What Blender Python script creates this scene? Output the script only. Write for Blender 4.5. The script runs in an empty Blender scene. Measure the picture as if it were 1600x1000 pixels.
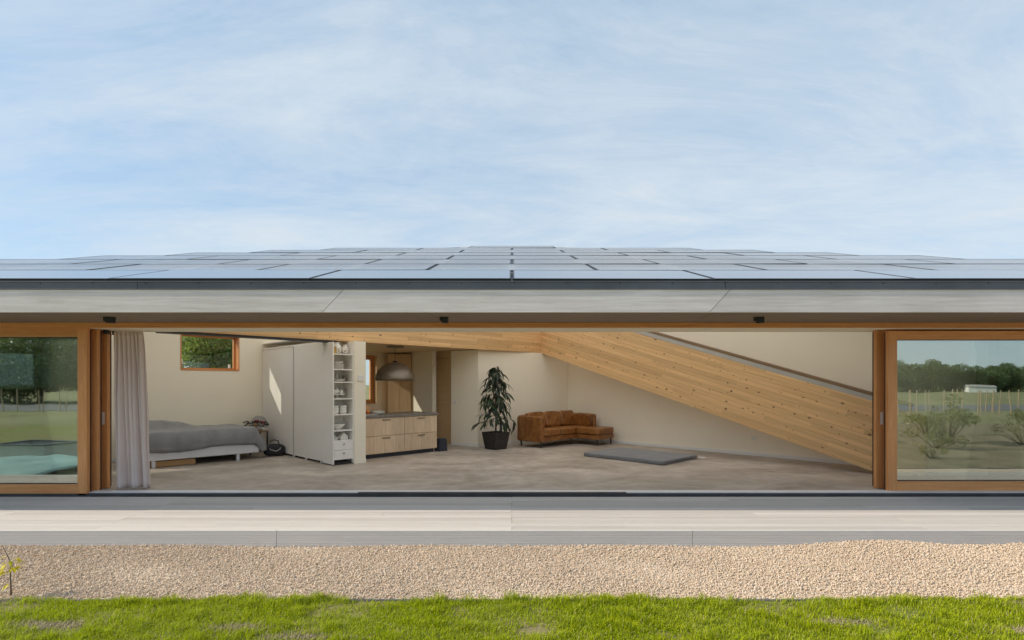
import bpy, bmesh, math, random
import numpy as np
from mathutils import Matrix, Vector, noise as mnoise

random.seed(7); RNG = np.random.default_rng(7)
R = math.radians
scn = bpy.context.scene
COL = scn.collection

# ------------------------------------------------------------------ camera, sky, sun, exposure
cam_d = bpy.data.cameras.new('camera'); cam = bpy.data.objects.new('camera', cam_d); COL.objects.link(cam)
cam.location = (0, 0, 1.6); cam.rotation_euler = (R(90), 0, 0)
cam_d.sensor_width = 36; cam_d.lens = 848 / 1600 * 36; cam_d.shift_y = 100 / 1600
cam_d.clip_start = 0.05; cam_d.clip_end = 3000
scn.camera = cam

TO_SUN = Vector((-1, -0.08, 0.60)).normalized()
SUN_EL = math.asin(TO_SUN.z); SUN_ROT = math.pi / 2 - math.atan2(TO_SUN.y, TO_SUN.x)
sun_d = bpy.data.lights.new('sun', 'SUN'); sun_d.energy = 2.25; sun_d.angle = R(0.53); sun_d.color = (1.0, 0.90, 0.76)
sun = bpy.data.objects.new('sun', sun_d); COL.objects.link(sun)
sun.rotation_euler = (-TO_SUN).to_track_quat('-Z', 'Y').to_euler(); sun.location = (-30, -5, 25)

scn.view_settings.view_transform = 'Standard'; scn.view_settings.look = 'None'
scn.view_settings.gamma = 1; scn.view_settings.use_curve_mapping = False
scn.view_settings.exposure = 1.32
scn.render.engine = 'CYCLES'
scn.cycles.max_bounces = 10; scn.cycles.diffuse_bounces = 7; scn.cycles.glossy_bounces = 4
scn.cycles.transparent_max_bounces = 16; scn.cycles.caustics_reflective = False; scn.cycles.caustics_refractive = False
scn.cycles.use_denoising = True


class NT:
    """small node-tree writer"""
    def __init__(s, tree): s.t = tree; s.n = tree.nodes; s.l = tree.links
    def new(s, typ, **kw):
        n = s.n.new(typ)
        for k, v in kw.items(): setattr(n, k, v)
        return n
    def put(s, sock, v):
        if v is None: return
        if isinstance(v, bpy.types.NodeSocket): s.l.new(v, sock)
        elif isinstance(v, (tuple, list)) and sock.type == 'RGBA' and len(v) == 3: sock.default_value = (*v, 1)
        else: sock.default_value = v
    def math(s, op, a, b=None, c=None, clamp=False):
        n = s.new('ShaderNodeMath', operation=op, use_clamp=clamp)
        for i, v in enumerate((a, b, c)): s.put(n.inputs[i], v)
        return n.outputs[0]
    def mix(s, f, a, b, blend='MIX'):
        n = s.new('ShaderNodeMix', data_type='RGBA', blend_type=blend)
        s.put(n.inputs[0], f); s.put(n.inputs[6], a); s.put(n.inputs[7], b); return n.outputs[2]
    def coord(s, kind='Object', scale=(1, 1, 1), rot=(0, 0, 0), loc=(0, 0, 0)):
        c = s.new('ShaderNodeTexCoord'); m = s.new('ShaderNodeMapping')
        m.inputs['Scale'].default_value = scale; m.inputs['Rotation'].default_value = rot; m.inputs['Location'].default_value = loc
        s.l.new(c.outputs[kind], m.inputs[0]); return m.outputs[0]
    def noise(s, v, scale=5, detail=4, rough=.55, dist=0):
        n = s.new('ShaderNodeTexNoise'); s.put(n.inputs['Vector'], v)
        n.inputs['Scale'].default_value = scale; n.inputs['Detail'].default_value = detail
        n.inputs['Roughness'].default_value = rough; n.inputs['Distortion'].default_value = dist
        return n.outputs[0]
    def ramp(s, f, a, b, lo=0., hi=1.):
        n = s.new('ShaderNodeMapRange'); n.clamp = True; s.put(n.inputs[0], f)
        n.inputs[1].default_value = a; n.inputs[2].default_value = b; n.inputs[3].default_value = lo; n.inputs[4].default_value = hi
        return n.outputs[0]


# world: daylight sky with thin streaky cloud
world = bpy.data.worlds.new('World'); scn.world = world; world.use_nodes = True
w = NT(world.node_tree); w.n.clear()
sky = w.new('ShaderNodeTexSky', sky_type='NISHITA'); sky.sun_disc = False
sky.sun_elevation = SUN_EL; sky.sun_rotation = SUN_ROT; sky.air_density = 1.0; sky.dust_density = 0.35; sky.ozone_density = 1.3
tc = w.new('ShaderNodeTexCoord'); sep = w.new('ShaderNodeSeparateXYZ'); w.l.new(tc.outputs['Generated'], sep.inputs[0])
zz = w.math('ADD', w.math('MAXIMUM', sep.outputs[2], 0.0), 0.16)
cx = w.math('DIVIDE', sep.outputs[0], zz); cy = w.math('DIVIDE', sep.outputs[1], zz)
cmb = w.new('ShaderNodeCombineXYZ'); w.l.new(cx, cmb.inputs[0]); w.l.new(cy, cmb.inputs[1])
mp = w.new('ShaderNodeMapping'); mp.inputs['Rotation'].default_value = (0, 0, R(-28)); mp.inputs['Scale'].default_value = (0.55, 1.25, 1)
mp.inputs['Location'].default_value = (12.3, -6.1, 0)
w.l.new(cmb.outputs[0], mp.inputs[0])
n1 = w.noise(mp.outputs[0], 1.7, 10, .68, .55); n2 = w.noise(mp.outputs[0], .42, 4, .5, .2)
n3 = w.noise(mp.outputs[0], 5.5, 8, .68, .5)
cl = w.math('ADD', w.math('MULTIPLY', n1, .52), w.math('ADD', w.math('MULTIPLY', n2, .58), w.math('MULTIPLY', n3, .13)))
cl = w.ramp(cl, .545, .80, 0.0, .95)
hz = w.ramp(sep.outputs[2], 0.0, 0.34, 0.26, 0.05)
fac = w.math('ADD', cl, hz, clamp=True)
lum = w.new('ShaderNodeRGBToBW'); w.l.new(sky.outputs[0], lum.inputs[0])
veil = w.mix(1.0, (4.1, 4.5, 4.85), (1, 1, 1), 'MULTIPLY')
skyc = w.mix(1.0, sky.outputs[0], (1.0, 1.02, 1.10), 'MULTIPLY')
skyc = w.mix(.70, skyc, (2.42, 3.42, 4.32))
colr = w.mix(fac, skyc, veil)
bg = w.new('ShaderNodeBackground'); w.l.new(colr, bg.inputs[0]); bg.inputs[1].default_value = 0.072
wo = w.new('ShaderNodeOutputWorld'); w.l.new(bg.outputs[0], wo.inputs[0])


# ------------------------------------------------------------------ materials
def principled(name):
    m = bpy.data.materials.new(name); m.use_nodes = True
    t = NT(m.node_tree); b = t.n['Principled BSDF']; return m, t, b

def bump(t, b, h, strength=.3, dist=.01):
    n = t.new('ShaderNodeBump'); n.inputs['Strength'].default_value = strength; n.inputs['Distance'].default_value = dist
    t.put(n.inputs['Height'], h); t.l.new(n.outputs[0], b.inputs['Normal'])

def plain(name, col, rough=.6, var=.12, scale=6, metal=0., bmp=.0, spec=.5, fine=80):
    m, t, b = principled(name); v = t.coord()
    n = t.noise(v, scale, 5); dark = tuple(c * (1 - var) for c in col); lite = tuple(min(1, c * (1 + var)) for c in col)
    t.put(b.inputs['Base Color'], t.mix(t.ramp(n, .3, .7), dark, lite))
    t.put(b.inputs['Roughness'], t.ramp(t.noise(v, scale * 3, 3), .3, .7, max(.02, rough - .07), min(1, rough + .07)))
    b.inputs['Metallic'].default_value = metal; b.inputs['Specular IOR Level'].default_value = spec
    if bmp: bump(t, b, t.noise(v, fine, 4), bmp, .004)
    return m

def wood(name, a, c, rough=.5, stretch=(.5, 9, 9), scale=3.0, rand=.0, bmp=.12):
    m, t, b = principled(name); v = t.coord(scale=stretch)
    if rand:
        oi = t.new('ShaderNodeObjectInfo'); off = t.new('ShaderNodeVectorMath', operation='ADD')
        k = t.new('ShaderNodeCombineXYZ'); q = t.math('MULTIPLY', oi.outputs['Random'], 37.)
        t.l.new(q, k.inputs[0]); t.l.new(q, k.inputs[1]); t.l.new(v, off.inputs[0]); t.l.new(k.outputs[0], off.inputs[1]); v = off.outputs[0]
    g = t.noise(v, scale, 6, .6, .8); g2 = t.noise(v, scale * 7, 3, .6, .2)
    f = t.math('ADD', t.math('MULTIPLY', g, .7), t.math('MULTIPLY', g2, .3))
    colr = t.mix(t.ramp(f, .33, .68), a, c)
    if rand:
        colr = t.mix(1., colr, t.mix(oi.outputs['Random'], (1 - rand, 1 - rand, 1 - rand * 1.15), (1 + rand, 1 + rand, 1 + rand * .8)), 'MULTIPLY')
    t.put(b.inputs['Base Color'], colr); b.inputs['Roughness'].default_value = rough
    bump(t, b, f, bmp, .004); return m

M = {}
M['cedar'] = wood('cedar', (.56, .225, .07), (.75, .375, .15), .45, rand=.06)
M['cedar_v'] = wood('cedar_upright', (.56, .225, .07), (.75, .375, .15), .45, (9, 9, .5), rand=.06)
M['oak'] = wood('pale_oak', (.58, .42, .28), (.76, .58, .42), .5, (9, 9, .6), 2.6, rand=.10)
M['oak_panel'] = wood('oak_panel', (.60, .40, .22), (.72, .51, .30), .45, (7, 7, .5), 2.4)
M['ceiling_ply'] = wood('spruce_ceiling', (.72, .52, .30), (.80, .61, .38), .55, (.6, 7, 7), 2)
M['storage_wood'] = wood('storage_wood', (.50, .27, .10), (.62, .36, .15), .5)
M['wall'] = plain('warm_white_plaster', (.90, .825, .685), .85, .02, 1.2, bmp=.06, spec=.2)
M['white'] = plain('white_lacquer', (.87, .835, .785), .45, .02, 2)
M['white_trim'] = plain('white_trim', (.80, .79, .76), .45, .02, 3)
M['bed_white'] = plain('white_bed_upholstery', (.76, .77, .79), .7, .03, 5)
M['ceramic'] = plain('white_glazed_ceramic', (.80, .78, .72), .18, .04, 14)
M['dark_metal'] = plain('dark_bronze_metal', (.24, .20, .155), .4, .2, 4, metal=.6)
M['black'] = plain('matt_black', (.018, .018, .019), .45, .2, 9)
M['rubber'] = plain('dark_track', (.045, .045, .047), .5, .25, 3)
M['alu'] = plain('brushed_aluminium', (.82, .82, .83), .4, .05, 3, metal=.1)
M['flash'] = plain('dark_zinc_flashing', (.115, .12, .135), .42, .18, 1.4, metal=.25)
M['stone'] = plain('grey_stone_counter', (.20, .185, .16), .35, .2, 22)
M['membrane'] = plain('grey_roof_sheet', (.36, .37, .40), .3, .08, 3)
M['steel'] = plain('pale_grey_cap', (.44, .42, .39), .5, .06, 3)
M['brown'] = wood('dark_timber_cap', (.17, .10, .05), (.27, .17, .09), .6)
M['pot'] = plain('black_glazed_pot', (.022, .021, .022), .32, .3, 8)
M['soil'] = plain('dark_soil', (.05, .035, .022), .95, .4, 30, bmp=.6)
M['bin'] = plain('blue_black_bin', (.03, .035, .05), .5, .1, 4)
M['switch'] = plain('white_plastic', (.78, .77, .74), .35, .01, 3)

def fabric(name, a, c, weave=260, rough=.95, sheen=.25):
    m, t, b = principled(name); v = t.coord()
    f = t.noise(v, 5, 5); g = t.noise(v, weave, 2)
    t.put(b.inputs['Base Color'], t.mix(t.ramp(f, .3, .7), a, c)); b.inputs['Roughness'].default_value = rough
    b.inputs['Sheen Weight'].default_value = sheen; b.inputs['Specular IOR Level'].default_value = .15
    bump(t, b, t.math('ADD', t.math('MULTIPLY', g, .5), t.noise(v, 22, 4)), .25, .006); return m
M['blanket'] = fabric('grey_blanket', (.225, .228, .235), (.30, .302, .305))
M['hem'] = fabric('dark_hem', (.07, .07, .08), (.10, .10, .11))
M['mat'] = fabric('grey_mat_cover', (.17, .17, .172), (.22, .22, .222))

def curtain_mat():
    m, t, b = principled('pale_pink_curtain'); v = t.coord()
    t.put(b.inputs['Base Color'], t.mix(t.ramp(t.noise(v, 3, 4), .3, .7), (.89, .78, .74), (.93, .84, .805)))
    b.inputs['Roughness'].default_value = .95; b.inputs['Specular IOR Level'].default_value = .1
    tr = t.new('ShaderNodeBsdfTranslucent'); t.put(tr.inputs[0], (.7, .62, .58)); mx = t.new('ShaderNodeMixShader'); mx.inputs[0].default_value = .35
    t.l.new(b.outputs[0], mx.inputs[1]); t.l.new(tr.outputs[0], mx.inputs[2]); t.l.new(mx.outputs[0], t.n['Material Output'].inputs[0]); return m
M['curtain'] = curtain_mat()

def leather():
    m, t, b = principled('cognac_leather'); v = t.coord()
    f = t.noise(v, 7, 7, .65, .5)
    t.put(b.inputs['Base Color'], t.mix(t.ramp(f, .3, .72), (.14, .048, .010), (.40, .165, .042)))
    t.put(b.inputs['Roughness'], t.ramp(t.noise(v, 30, 4), .3, .7, .28, .5))
    bump(t, b, t.math('ADD', t.noise(v, 140, 3), t.math('MULTIPLY', t.noise(v, 9, 5), 2.)), .25, .006); return m
M['leather'] = leather()

def glulam():
    m, t, b = principled('glued_laminated_spruce')
    vc = t.coord(); s = t.new('ShaderNodeSeparateXYZ'); t.l.new(vc, s.inputs[0])
    lam = t.math('DIVIDE', s.outputs[2], .083); fl = t.math('FLOOR', lam)
    fr = t.math('FRACT', lam)
    # each lamella is made of boards end to end: random tone per board
    xo = t.math('FLOOR', t.math('ADD', t.math('DIVIDE', s.outputs[0], 3.3), t.math('MULTIPLY', fl, .37)))
    k = t.new('ShaderNodeCombineXYZ'); t.l.new(fl, k.inputs[0]); t.l.new(xo, k.inputs[1])
    wn = t.new('ShaderNodeTexWhiteNoise', noise_dimensions='3D'); t.l.new(k.outputs[0], wn.inputs[0])
    g = t.noise(t.coord(scale=(.35, 5, 11)), 3, 7, .6, .7)
    base = t.mix(t.ramp(g, .3, .7), (.67, .40, .18), (.83, .55, .28))
    base = t.mix(1., base, t.mix(wn.outputs[0], (.82, .79, .75), (1.10, 1.09, 1.06)), 'MULTIPLY')
    joint = t.math('MULTIPLY', t.math('LESS_THAN', fr, .06), .55)
    base = t.mix(joint, base, (.33, .16, .06))
    def knots(sc_, seed, r0, keep):
        vo = t.new('ShaderNodeTexVoronoi', voronoi_dimensions='2D')
        k2 = t.new('ShaderNodeCombineXYZ'); t.put(k2.inputs[0], t.math('ADD', t.math('MULTIPLY', s.outputs[0], .75), seed)); t.put(k2.inputs[1], t.math('MULTIPLY', s.outputs[2], 1.25))
        t.l.new(k2.outputs[0], vo.inputs['Vector']); vo.inputs['Scale'].default_value = sc_
        sc = t.new('ShaderNodeSeparateColor'); t.l.new(vo.outputs['Color'], sc.inputs[0])
        rad = t.math('MULTIPLY', t.math('MULTIPLY', t.math('GREATER_THAN', sc.outputs[0], keep), r0), t.math('ADD', sc.outputs[1], .45))
        return t.ramp(t.math('SUBTRACT', rad, vo.outputs['Distance']), -.018, .03)
    kn = t.math('MAXIMUM', knots(3.9, 0., .066, .50), knots(8.5, 3.7, .075, .74))
    base = t.mix(t.math('MULTIPLY', kn, .88), base, (.10, .042, .016))
    t.put(b.inputs['Base Color'], base); b.inputs['Roughness'].default_value = .5
    bump(t, b, g, .08, .003); return m
M['glulam'] = glulam()

def concrete():
    m, t, b = principled('polished_concrete'); v = t.coord()
    f = t.math('ADD', t.math('MULTIPLY', t.noise(t.coord(scale=(.8, 1.3, 1)), .9, 7, .62, .6), .7), t.math('MULTIPLY', t.noise(v, 5, 5), .3))
    c = t.mix(t.ramp(f, .36, .66), (.28, .235, .19), (.60, .53, .455))
    t.put(b.inputs['Base Color'], c); t.put(b.inputs['Roughness'], t.ramp(f, .3, .7, .42, .6)); b.inputs['Specular IOR Level'].default_value = .4
    bump(t, b, t.noise(v, 60, 4), .05, .003); return m
M['concrete'] = concrete()

def weathered(name, a, c, stretch=(.35, 8, 8), rough=.75, rand=.05, lines=0):
    m, t, b = principled(name); v = t.coord(scale=stretch)
    oi = t.new('ShaderNodeObjectInfo'); off = t.new('ShaderNodeVectorMath', operation='ADD')
    k = t.new('ShaderNodeCombineXYZ'); q = t.math('MULTIPLY', oi.outputs['Random'], 53.)
    t.l.new(q, k.inputs[0]); t.l.new(q, k.inputs[2]); t.l.new(v, off.inputs[0]); t.l.new(k.outputs[0], off.inputs[1])
    f = t.noise(off.outputs[0], 3, 8, .68, .6); f2 = t.noise(t.coord(), 1.1, 5, .6)
    g = t.math('ADD', t.math('MULTIPLY', f, .75), t.math('MULTIPLY', f2, .25))
    c2 = t.mix(t.ramp(g, .34, .66), a, c)
    c2 = t.mix(1., c2, t.mix(oi.outputs['Random'], (1 - rand,) * 3, (1 + rand,) * 3), 'MULTIPLY')
    t.put(b.inputs['Base Color'], c2); b.inputs['Roughness'].default_value = rough; b.inputs['Specular IOR Level'].default_value = .3
    bump(t, b, f, .2, .004); return m
M['fascia'] = weathered('weathered_larch_fascia', (.62, .555, .52), (.87, .81, .78))
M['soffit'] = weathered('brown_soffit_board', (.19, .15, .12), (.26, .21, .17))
M['deck'] = weathered('composite_decking', (.49, .445, .40), (.58, .535, .49), rand=.10)
M['riser'] = weathered('composite_riser', (.60, .57, .54), (.68, .65, .62), rand=.03)

def solar():
    m, t, b = principled('solar_glass'); v = t.coord()
    t.put(b.inputs['Base Color'], t.mix(t.noise(v, 1.2, 3), (.025, .03, .045), (.04, .046, .065)))
    b.inputs['Roughness'].default_value = .16; b.inputs['IOR'].default_value = 2.1
    b.inputs['Coat Weight'].default_value = .6; b.inputs['Coat Roughness'].default_value = .08; return m
M['solar'] = solar()

def added_rooflight():  # glass for added roof panes that spread daylight indoors
    m = bpy.data.materials.new('added_diffusing_roof_glass'); m.use_nodes = True; t = NT(m.node_tree); t.n.clear()
    tr = t.new('ShaderNodeBsdfTranslucent'); t.put(tr.inputs[0], (.95, .93, .90))
    gl = t.new('ShaderNodeBsdfGlossy'); gl.inputs['Roughness'].default_value = .12
    fr = t.new('ShaderNodeFresnel'); fr.inputs[0].default_value = 1.85; mx = t.new('ShaderNodeMixShader')
    geo = t.new('ShaderNodeNewGeometry')      # Fresnel for the outside, plain low reflection for the underside
    ff = t.math('ADD', t.math('MULTIPLY', fr.outputs[0], t.math('SUBTRACT', 1., geo.outputs['Backfacing'])), t.math('MULTIPLY', geo.outputs['Backfacing'], .06))
    t.l.new(ff, mx.inputs[0]); t.l.new(tr.outputs[0], mx.inputs[1]); t.l.new(gl.outputs[0], mx.inputs[2])
    o = t.new('ShaderNodeOutputMaterial'); t.l.new(mx.outputs[0], o.inputs[0]); return m
M['added_rooflight'] = added_rooflight()

def glass(name, refl, tint, rough=.0):
    m = bpy.data.materials.new(name); m.use_nodes = True; t = NT(m.node_tree); t.n.clear()
    tr = t.new('ShaderNodeBsdfTransparent'); t.put(tr.inputs[0], tint)
    gl = t.new('ShaderNodeBsdfGlossy'); gl.inputs['Roughness'].default_value = rough; t.put(gl.inputs[0], (.90, .95, .93))
    lw = t.new('ShaderNodeLayerWeight'); lw.inputs[0].default_value = .35
    f = t.math('ADD', t.math('MULTIPLY', lw.outputs['Fresnel'], .5), refl, clamp=True)
    # slightly wavy float glass
    bp = t.new('ShaderNodeBump'); bp.inputs['Strength'].default_value = .05; bp.inputs['Distance'].default_value = .02
    t.put(bp.inputs['Height'], t.noise(t.coord(), 1.3, 1)); t.l.new(bp.outputs[0], gl.inputs['Normal'])
    mx = t.new('ShaderNodeMixShader'); t.put(mx.inputs[0], f); t.l.new(tr.outputs[0], mx.inputs[1]); t.l.new(gl.outputs[0], mx.inputs[2])
    o = t.new('ShaderNodeOutputMaterial'); t.l.new(mx.outputs[0], o.inputs[0]); return m
M['door_glass'] = glass('coated_door_glass', .27, (.84, .89, .86))
M['clear_glass'] = glass('clear_glass', .02, (.93, .96, .95))

def leafmat(name, a, c, trans=.3, rough=.45):
    m, t, b = principled(name)
    gi = t.new('ShaderNodeNewGeometry'); oi = t.new('ShaderNodeObjectInfo')
    r = t.math('FRACT', t.math('ADD', gi.outputs['Random Per Island'], oi.outputs['Random']))
    c2 = t.mix(r, a, c); t.put(b.inputs['Base Color'], c2); b.inputs['Roughness'].default_value = rough
    tr = t.new('ShaderNodeBsdfTranslucent'); t.put(tr.inputs[0], t.mix(.5, c2, (.35, .5, .05)) if trans > .1 else c2)
    mx = t.new('ShaderNodeMixShader'); mx.inputs[0].default_value = trans
    t.l.new(b.outputs[0], mx.inputs[1]); t.l.new(tr.outputs[0], mx.inputs[2]); t.l.new(mx.outputs[0], t.n['Material Output'].inputs[0]); return m
M['houseplant'] = leafmat('houseplant_leaf', (.010, .022, .010), (.026, .055, .020), .08, .4)
M['treeleaf'] = leafmat('tree_leaf', (.10, .16, .035), (.19, .26, .07), .4)
M['farleaf'] = leafmat('far_tree_leaf', (.085, .12, .06), (.15, .19, .09), .3)
M['shrubleaf'] = leafmat('shrub_leaf', (.16, .17, .07), (.30, .28, .14), .3)
M['yellowleaf'] = leafmat('yellow_leaf', (.60, .47, .02), (.74, .60, .04), .4)
M['bark'] = wood('bark', (.09, .065, .045), (.17, .13, .09), .9, (6, 6, .8), 3, bmp=.6)
M['stake'] = wood('stake_wood', (.38, .29, .18), (.52, .41, .27), .8, (6, 6, .6), 3)
M['tarp'] = plain('teal_tarpaulin', (.30, .46, .40), .4, .12, 3)
M['planter'] = plain('pale_planter_board', (.60, .57, .52), .6, .08, 4)
M['flower'] = plain('dark_red_petals', (.20, .03, .03), .7, .4, 20)
M['bag'] = plain('black_bag_fabric', (.02, .02, .024), .7, .3, 12)
M['orange'] = plain('orange_skin', (.55, .15, .02), .45, .1, 12)
M['tin'] = plain('ochre_tin', (.50, .30, .06), .4, .15, 12)

def blade_mat():
    m, t, b = principled('grass_blade')
    gi = t.new('ShaderNodeNewGeometry'); r = gi.outputs['Random Per Island']
    patch = t.noise(t.coord(), 1.6, 4)
    g = t.mix(r, (.22, .285, .004), (.48, .53, .010)); g = t.mix(t.ramp(patch, .4, .65, 0, .6), g, (.36, .42, .035))
    g = t.mix(t.math('GREATER_THAN', r, .95), g, (.52, .46, .20))
    t.put(b.inputs['Base Color'], g); b.inputs['Roughness'].default_value = .6; b.inputs['Specular IOR Level'].default_value = .12
    tr = t.new('ShaderNodeBsdfTranslucent'); t.put(tr.inputs[0], t.mix(.35, g, (.5, .65, .03))); mx = t.new('ShaderNodeMixShader'); mx.inputs[0].default_value = .35
    t.l.new(b.outputs[0], mx.inputs[1]); t.l.new(tr.outputs[0], mx.inputs[2]); t.l.new(mx.outputs[0], t.n['Material Output'].inputs[0]); return m
M['blade'] = blade_mat()

def ground_mat(name, stops, scale=.6, fine=40, b_=.5):
    m, t, b = principled(name); v = t.coord()
    f = t.math('ADD', t.math('MULTIPLY', t.noise(v, scale, 7, .62, .3), .6), t.math('MULTIPLY', t.noise(v, fine, 5, .6), .4))
    c = t.mix(t.ramp(f, .36, .5), stops[0], stops[1]); c = t.mix(t.ramp(f, .5, .64), c, stops[2])
    t.put(b.inputs['Base Color'], c); b.inputs['Roughness'].default_value = .95; b.inputs['Specular IOR Level'].default_value = .1
    bump(t, b, t.noise(v, fine, 5), b_, .02); return m
M['lawn'] = ground_mat('lawn_turf', ((.27, .215, .13), (.21, .20, .07), (.17, .22, .045)), 1.3)
M['field'] = ground_mat('meadow_ground', ((.16, .17, .075), (.25, .24, .12), (.34, .30, .18)), .08, 3)
M['road'] = ground_mat('grey_road', ((.17, .165, .16), (.20, .195, .19), (.23, .225, .22)), .5, 60, .2)
M['earth'] = ground_mat('bare_earth', ((.17, .145, .085), (.24, .20, .13), (.33, .27, .18)), 1.2, 40)

def gravel_mat(pebble):
    m, t, b = principled('gravel_pebble' if pebble else 'gravel_bed')
    v = t.coord()
    if pebble:
        r = t.new('ShaderNodeNewGeometry').outputs['Random Per Island']
    else:
        vo = t.new('ShaderNodeTexVoronoi'); t.put(vo.inputs[0], v); vo.inputs['Scale'].default_value = 70
        sc = t.new('ShaderNodeSeparateColor'); t.l.new(vo.outputs['Color'], sc.inputs[0]); r = sc.outputs[0]
        bump(t, b, vo.outputs['Distance'], .6, .01)
    n = t.new('ShaderNodeValToRGB'); e = n.color_ramp.elements
    e[0].position = 0; e[0].color = (.43, .335, .235, 1); e[1].position = 1; e[1].color = (.70, .605, .485, 1)
    for p, c in ((.2, (.55, .435, .31, 1)), (.5, (.61, .485, .37, 1)), (.75, (.64, .505, .385, 1)), (.9, (.57, .51, .43, 1))):
        q = e.new(p); q.color = c
    t.put(n.inputs[0], r); big = t.noise(v, .7, 4)
    t.put(b.inputs['Base Color'], t.mix(1., n.outputs[0], t.mix(big, (.88, .86, .84), (1.08, 1.08, 1.08)), 'MULTIPLY'))
    b.inputs['Roughness'].default_value = .85; b.inputs['Specular IOR Level'].default_value = .2; return m
M['pebble'] = gravel_mat(True); M['gravel'] = gravel_mat(False)


# ------------------------------------------------------------------ mesh helpers
class MB:
    def __init__(s): s.v = []; s.f = []; s.mi = []; s.cur = 0
    def add(s, vs, fs):
        o = len(s.v); s.v += [tuple(p) for p in vs]
        for f in fs: s.f.append(tuple(i + o for i in f)); s.mi.append(s.cur)
        return s
    def box(s, x0, x1, y0, y1, z0, z1):
        return s.prism([(x0, y0), (x1, y0), (x1, y1), (x0, y1)], z0, z1)
    def prism(s, poly, z0, z1):
        """polygon in plan (counter-clockwise); z0 / z1 numbers or functions of (x, y)"""
        n = len(poly); a = z0 if callable(z0) else (lambda x, y: z0); c = z1 if callable(z1) else (lambda x, y: z1)
        vs = [(x, y, a(x, y)) for x, y in poly] + [(x, y, c(x, y)) for x, y in poly]
        fs = [tuple(range(n - 1, -1, -1)), tuple(range(n, 2 * n))] + [(i, (i + 1) % n, n + (i + 1) % n, n + i) for i in range(n)]
        return s.add(vs, fs)
    def prism_xz(s, poly, y0, y1):
        """polygon in the x-z plane, extruded along y"""
        n = len(poly); vs = [(x, y0, z) for x, z in poly] + [(x, y1, z) for x, z in poly]
        fs = [tuple(range(n)), tuple(range(2 * n - 1, n - 1, -1))] + [((i + 1) % n, i, n + i, n + (i + 1) % n) for i in range(n)]
        return s.add(vs, fs)
    def ring(s, x0, x1, z0, z1, t, y0, y1):
        o = [(x0, z0), (x1, z0), (x1, z1), (x0, z1)]; i = [(x0 + t, z0 + t), (x1 - t, z0 + t), (x1 - t, z1 - t), (x0 + t, z1 - t)]
        vs = [(x, y, z) for y in (y0, y1) for q in (o, i) for x, z in q]; fs = []
        for k in range(4):
            n = (k + 1) % 4
            fs += [(k, n, 4 + n, 4 + k), (8 + n, 8 + k, 12 + k, 12 + n), (n, k, 8 + k, 8 + n), (4 + k, 4 + n, 12 + n, 12 + k)]
        return s.add(vs, fs)
    def prism_yz(s, poly, x0, x1):
        n = len(poly); vs = [(x0, y, z) for y, z in poly] + [(x1, y, z) for y, z in poly]
        fs = [tuple(range(n - 1, -1, -1)), tuple(range(n, 2 * n))] + [(i, (i + 1) % n, n + (i + 1) % n, n + i) for i in range(n)]
        return s.add(vs, fs)
    def lathe(s, prof, c=(0, 0, 0), seg=20):
        """profile [(radius, z)...] turned about z"""
        vs = []; fs = []
        for r, z in prof:
            for k in range(seg):
                a = 2 * math.pi * k / seg; vs.append((c[0] + r * math.cos(a), c[1] + r * math.sin(a), c[2] + z))
        for i in range(len(prof) - 1):
            for k in range(seg):
                k2 = (k + 1) % seg; fs.append((i * seg + k, i * seg + k2, (i + 1) * seg + k2, (i + 1) * seg + k))
        if prof[0][0] > 1e-4: fs.append(tuple(range(seg - 1, -1, -1)))
        if prof[-1][0] > 1e-4: fs.append(tuple((len(prof) - 1) * seg + k for k in range(seg)))
        return s.add(vs, fs)
    def tube(s, pts, rads, seg=8):
        pts = [Vector(p) for p in pts]
        if not isinstance(rads, (list, tuple)): rads = [rads] * len(pts)
        vs = []; fs = []
        for i, p in enumerate(pts):
            d = (pts[min(i + 1, len(pts) - 1)] - pts[max(i - 1, 0)]).normalized()
            up = Vector((0, 0, 1)) if abs(d.z) < .9 else Vector((1, 0, 0))
            a = d.cross(up).normalized(); b = d.cross(a)
            for k in range(seg):
                t = 2 * math.pi * k / seg; q = p + (a * math.cos(t) + b * math.sin(t)) * rads[i]; vs.append(q)
        for i in range(len(pts) - 1):
            for k in range(seg):
                k2 = (k + 1) % seg; fs.append((i * seg + k2, i * seg + k, (i + 1) * seg + k, (i + 1) * seg + k2))
        fs.append(tuple(range(seg))); fs.append(tuple(range(len(pts) * seg - 1, (len(pts) - 1) * seg - 1, -1)))
        return s.add(vs, fs)
    def cushion(s, c, h, k=5.5, n=9, crown=.12, seed=0):
        """soft rounded box: centre c, half sizes h"""
        vs = []; fs = []; idx = {}
        def vid(p):
            key = tuple(round(q, 4) for q in p)
            if key not in idx:
                l = sum(abs(q) ** k for q in p) ** (1 / k); q = [a / l for a in p]
                f = 1 + crown * (1 - q[0] ** 2) * (1 - q[1] ** 2)
                w_ = Vector((c[0] + q[0] * h[0], c[1] + q[1] * h[1], c[2] + q[2] * h[2] * f))
                w_ += mnoise.noise_vector(w_ * 5 + Vector((seed, 0, 0))) * .010
                idx[key] = len(vs); vs.append(tuple(w_))
            return idx[key]
        g = [-1 + 2 * i / n for i in range(n + 1)]
        for ax in range(3):
            for sg in (-1, 1):
                for i in range(n):
                    for j in range(n):
                        q = []
                        for a, b in ((i, j), (i + 1, j), (i + 1, j + 1), (i, j + 1)):
                            p = [0, 0, 0]; p[ax] = sg; p[(ax + 1) % 3] = g[a]; p[(ax + 2) % 3] = g[b]; q.append(vid(p))
                        fs.append(tuple(q if sg > 0 else q[::-1]))
        return s.add(vs, fs)
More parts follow.
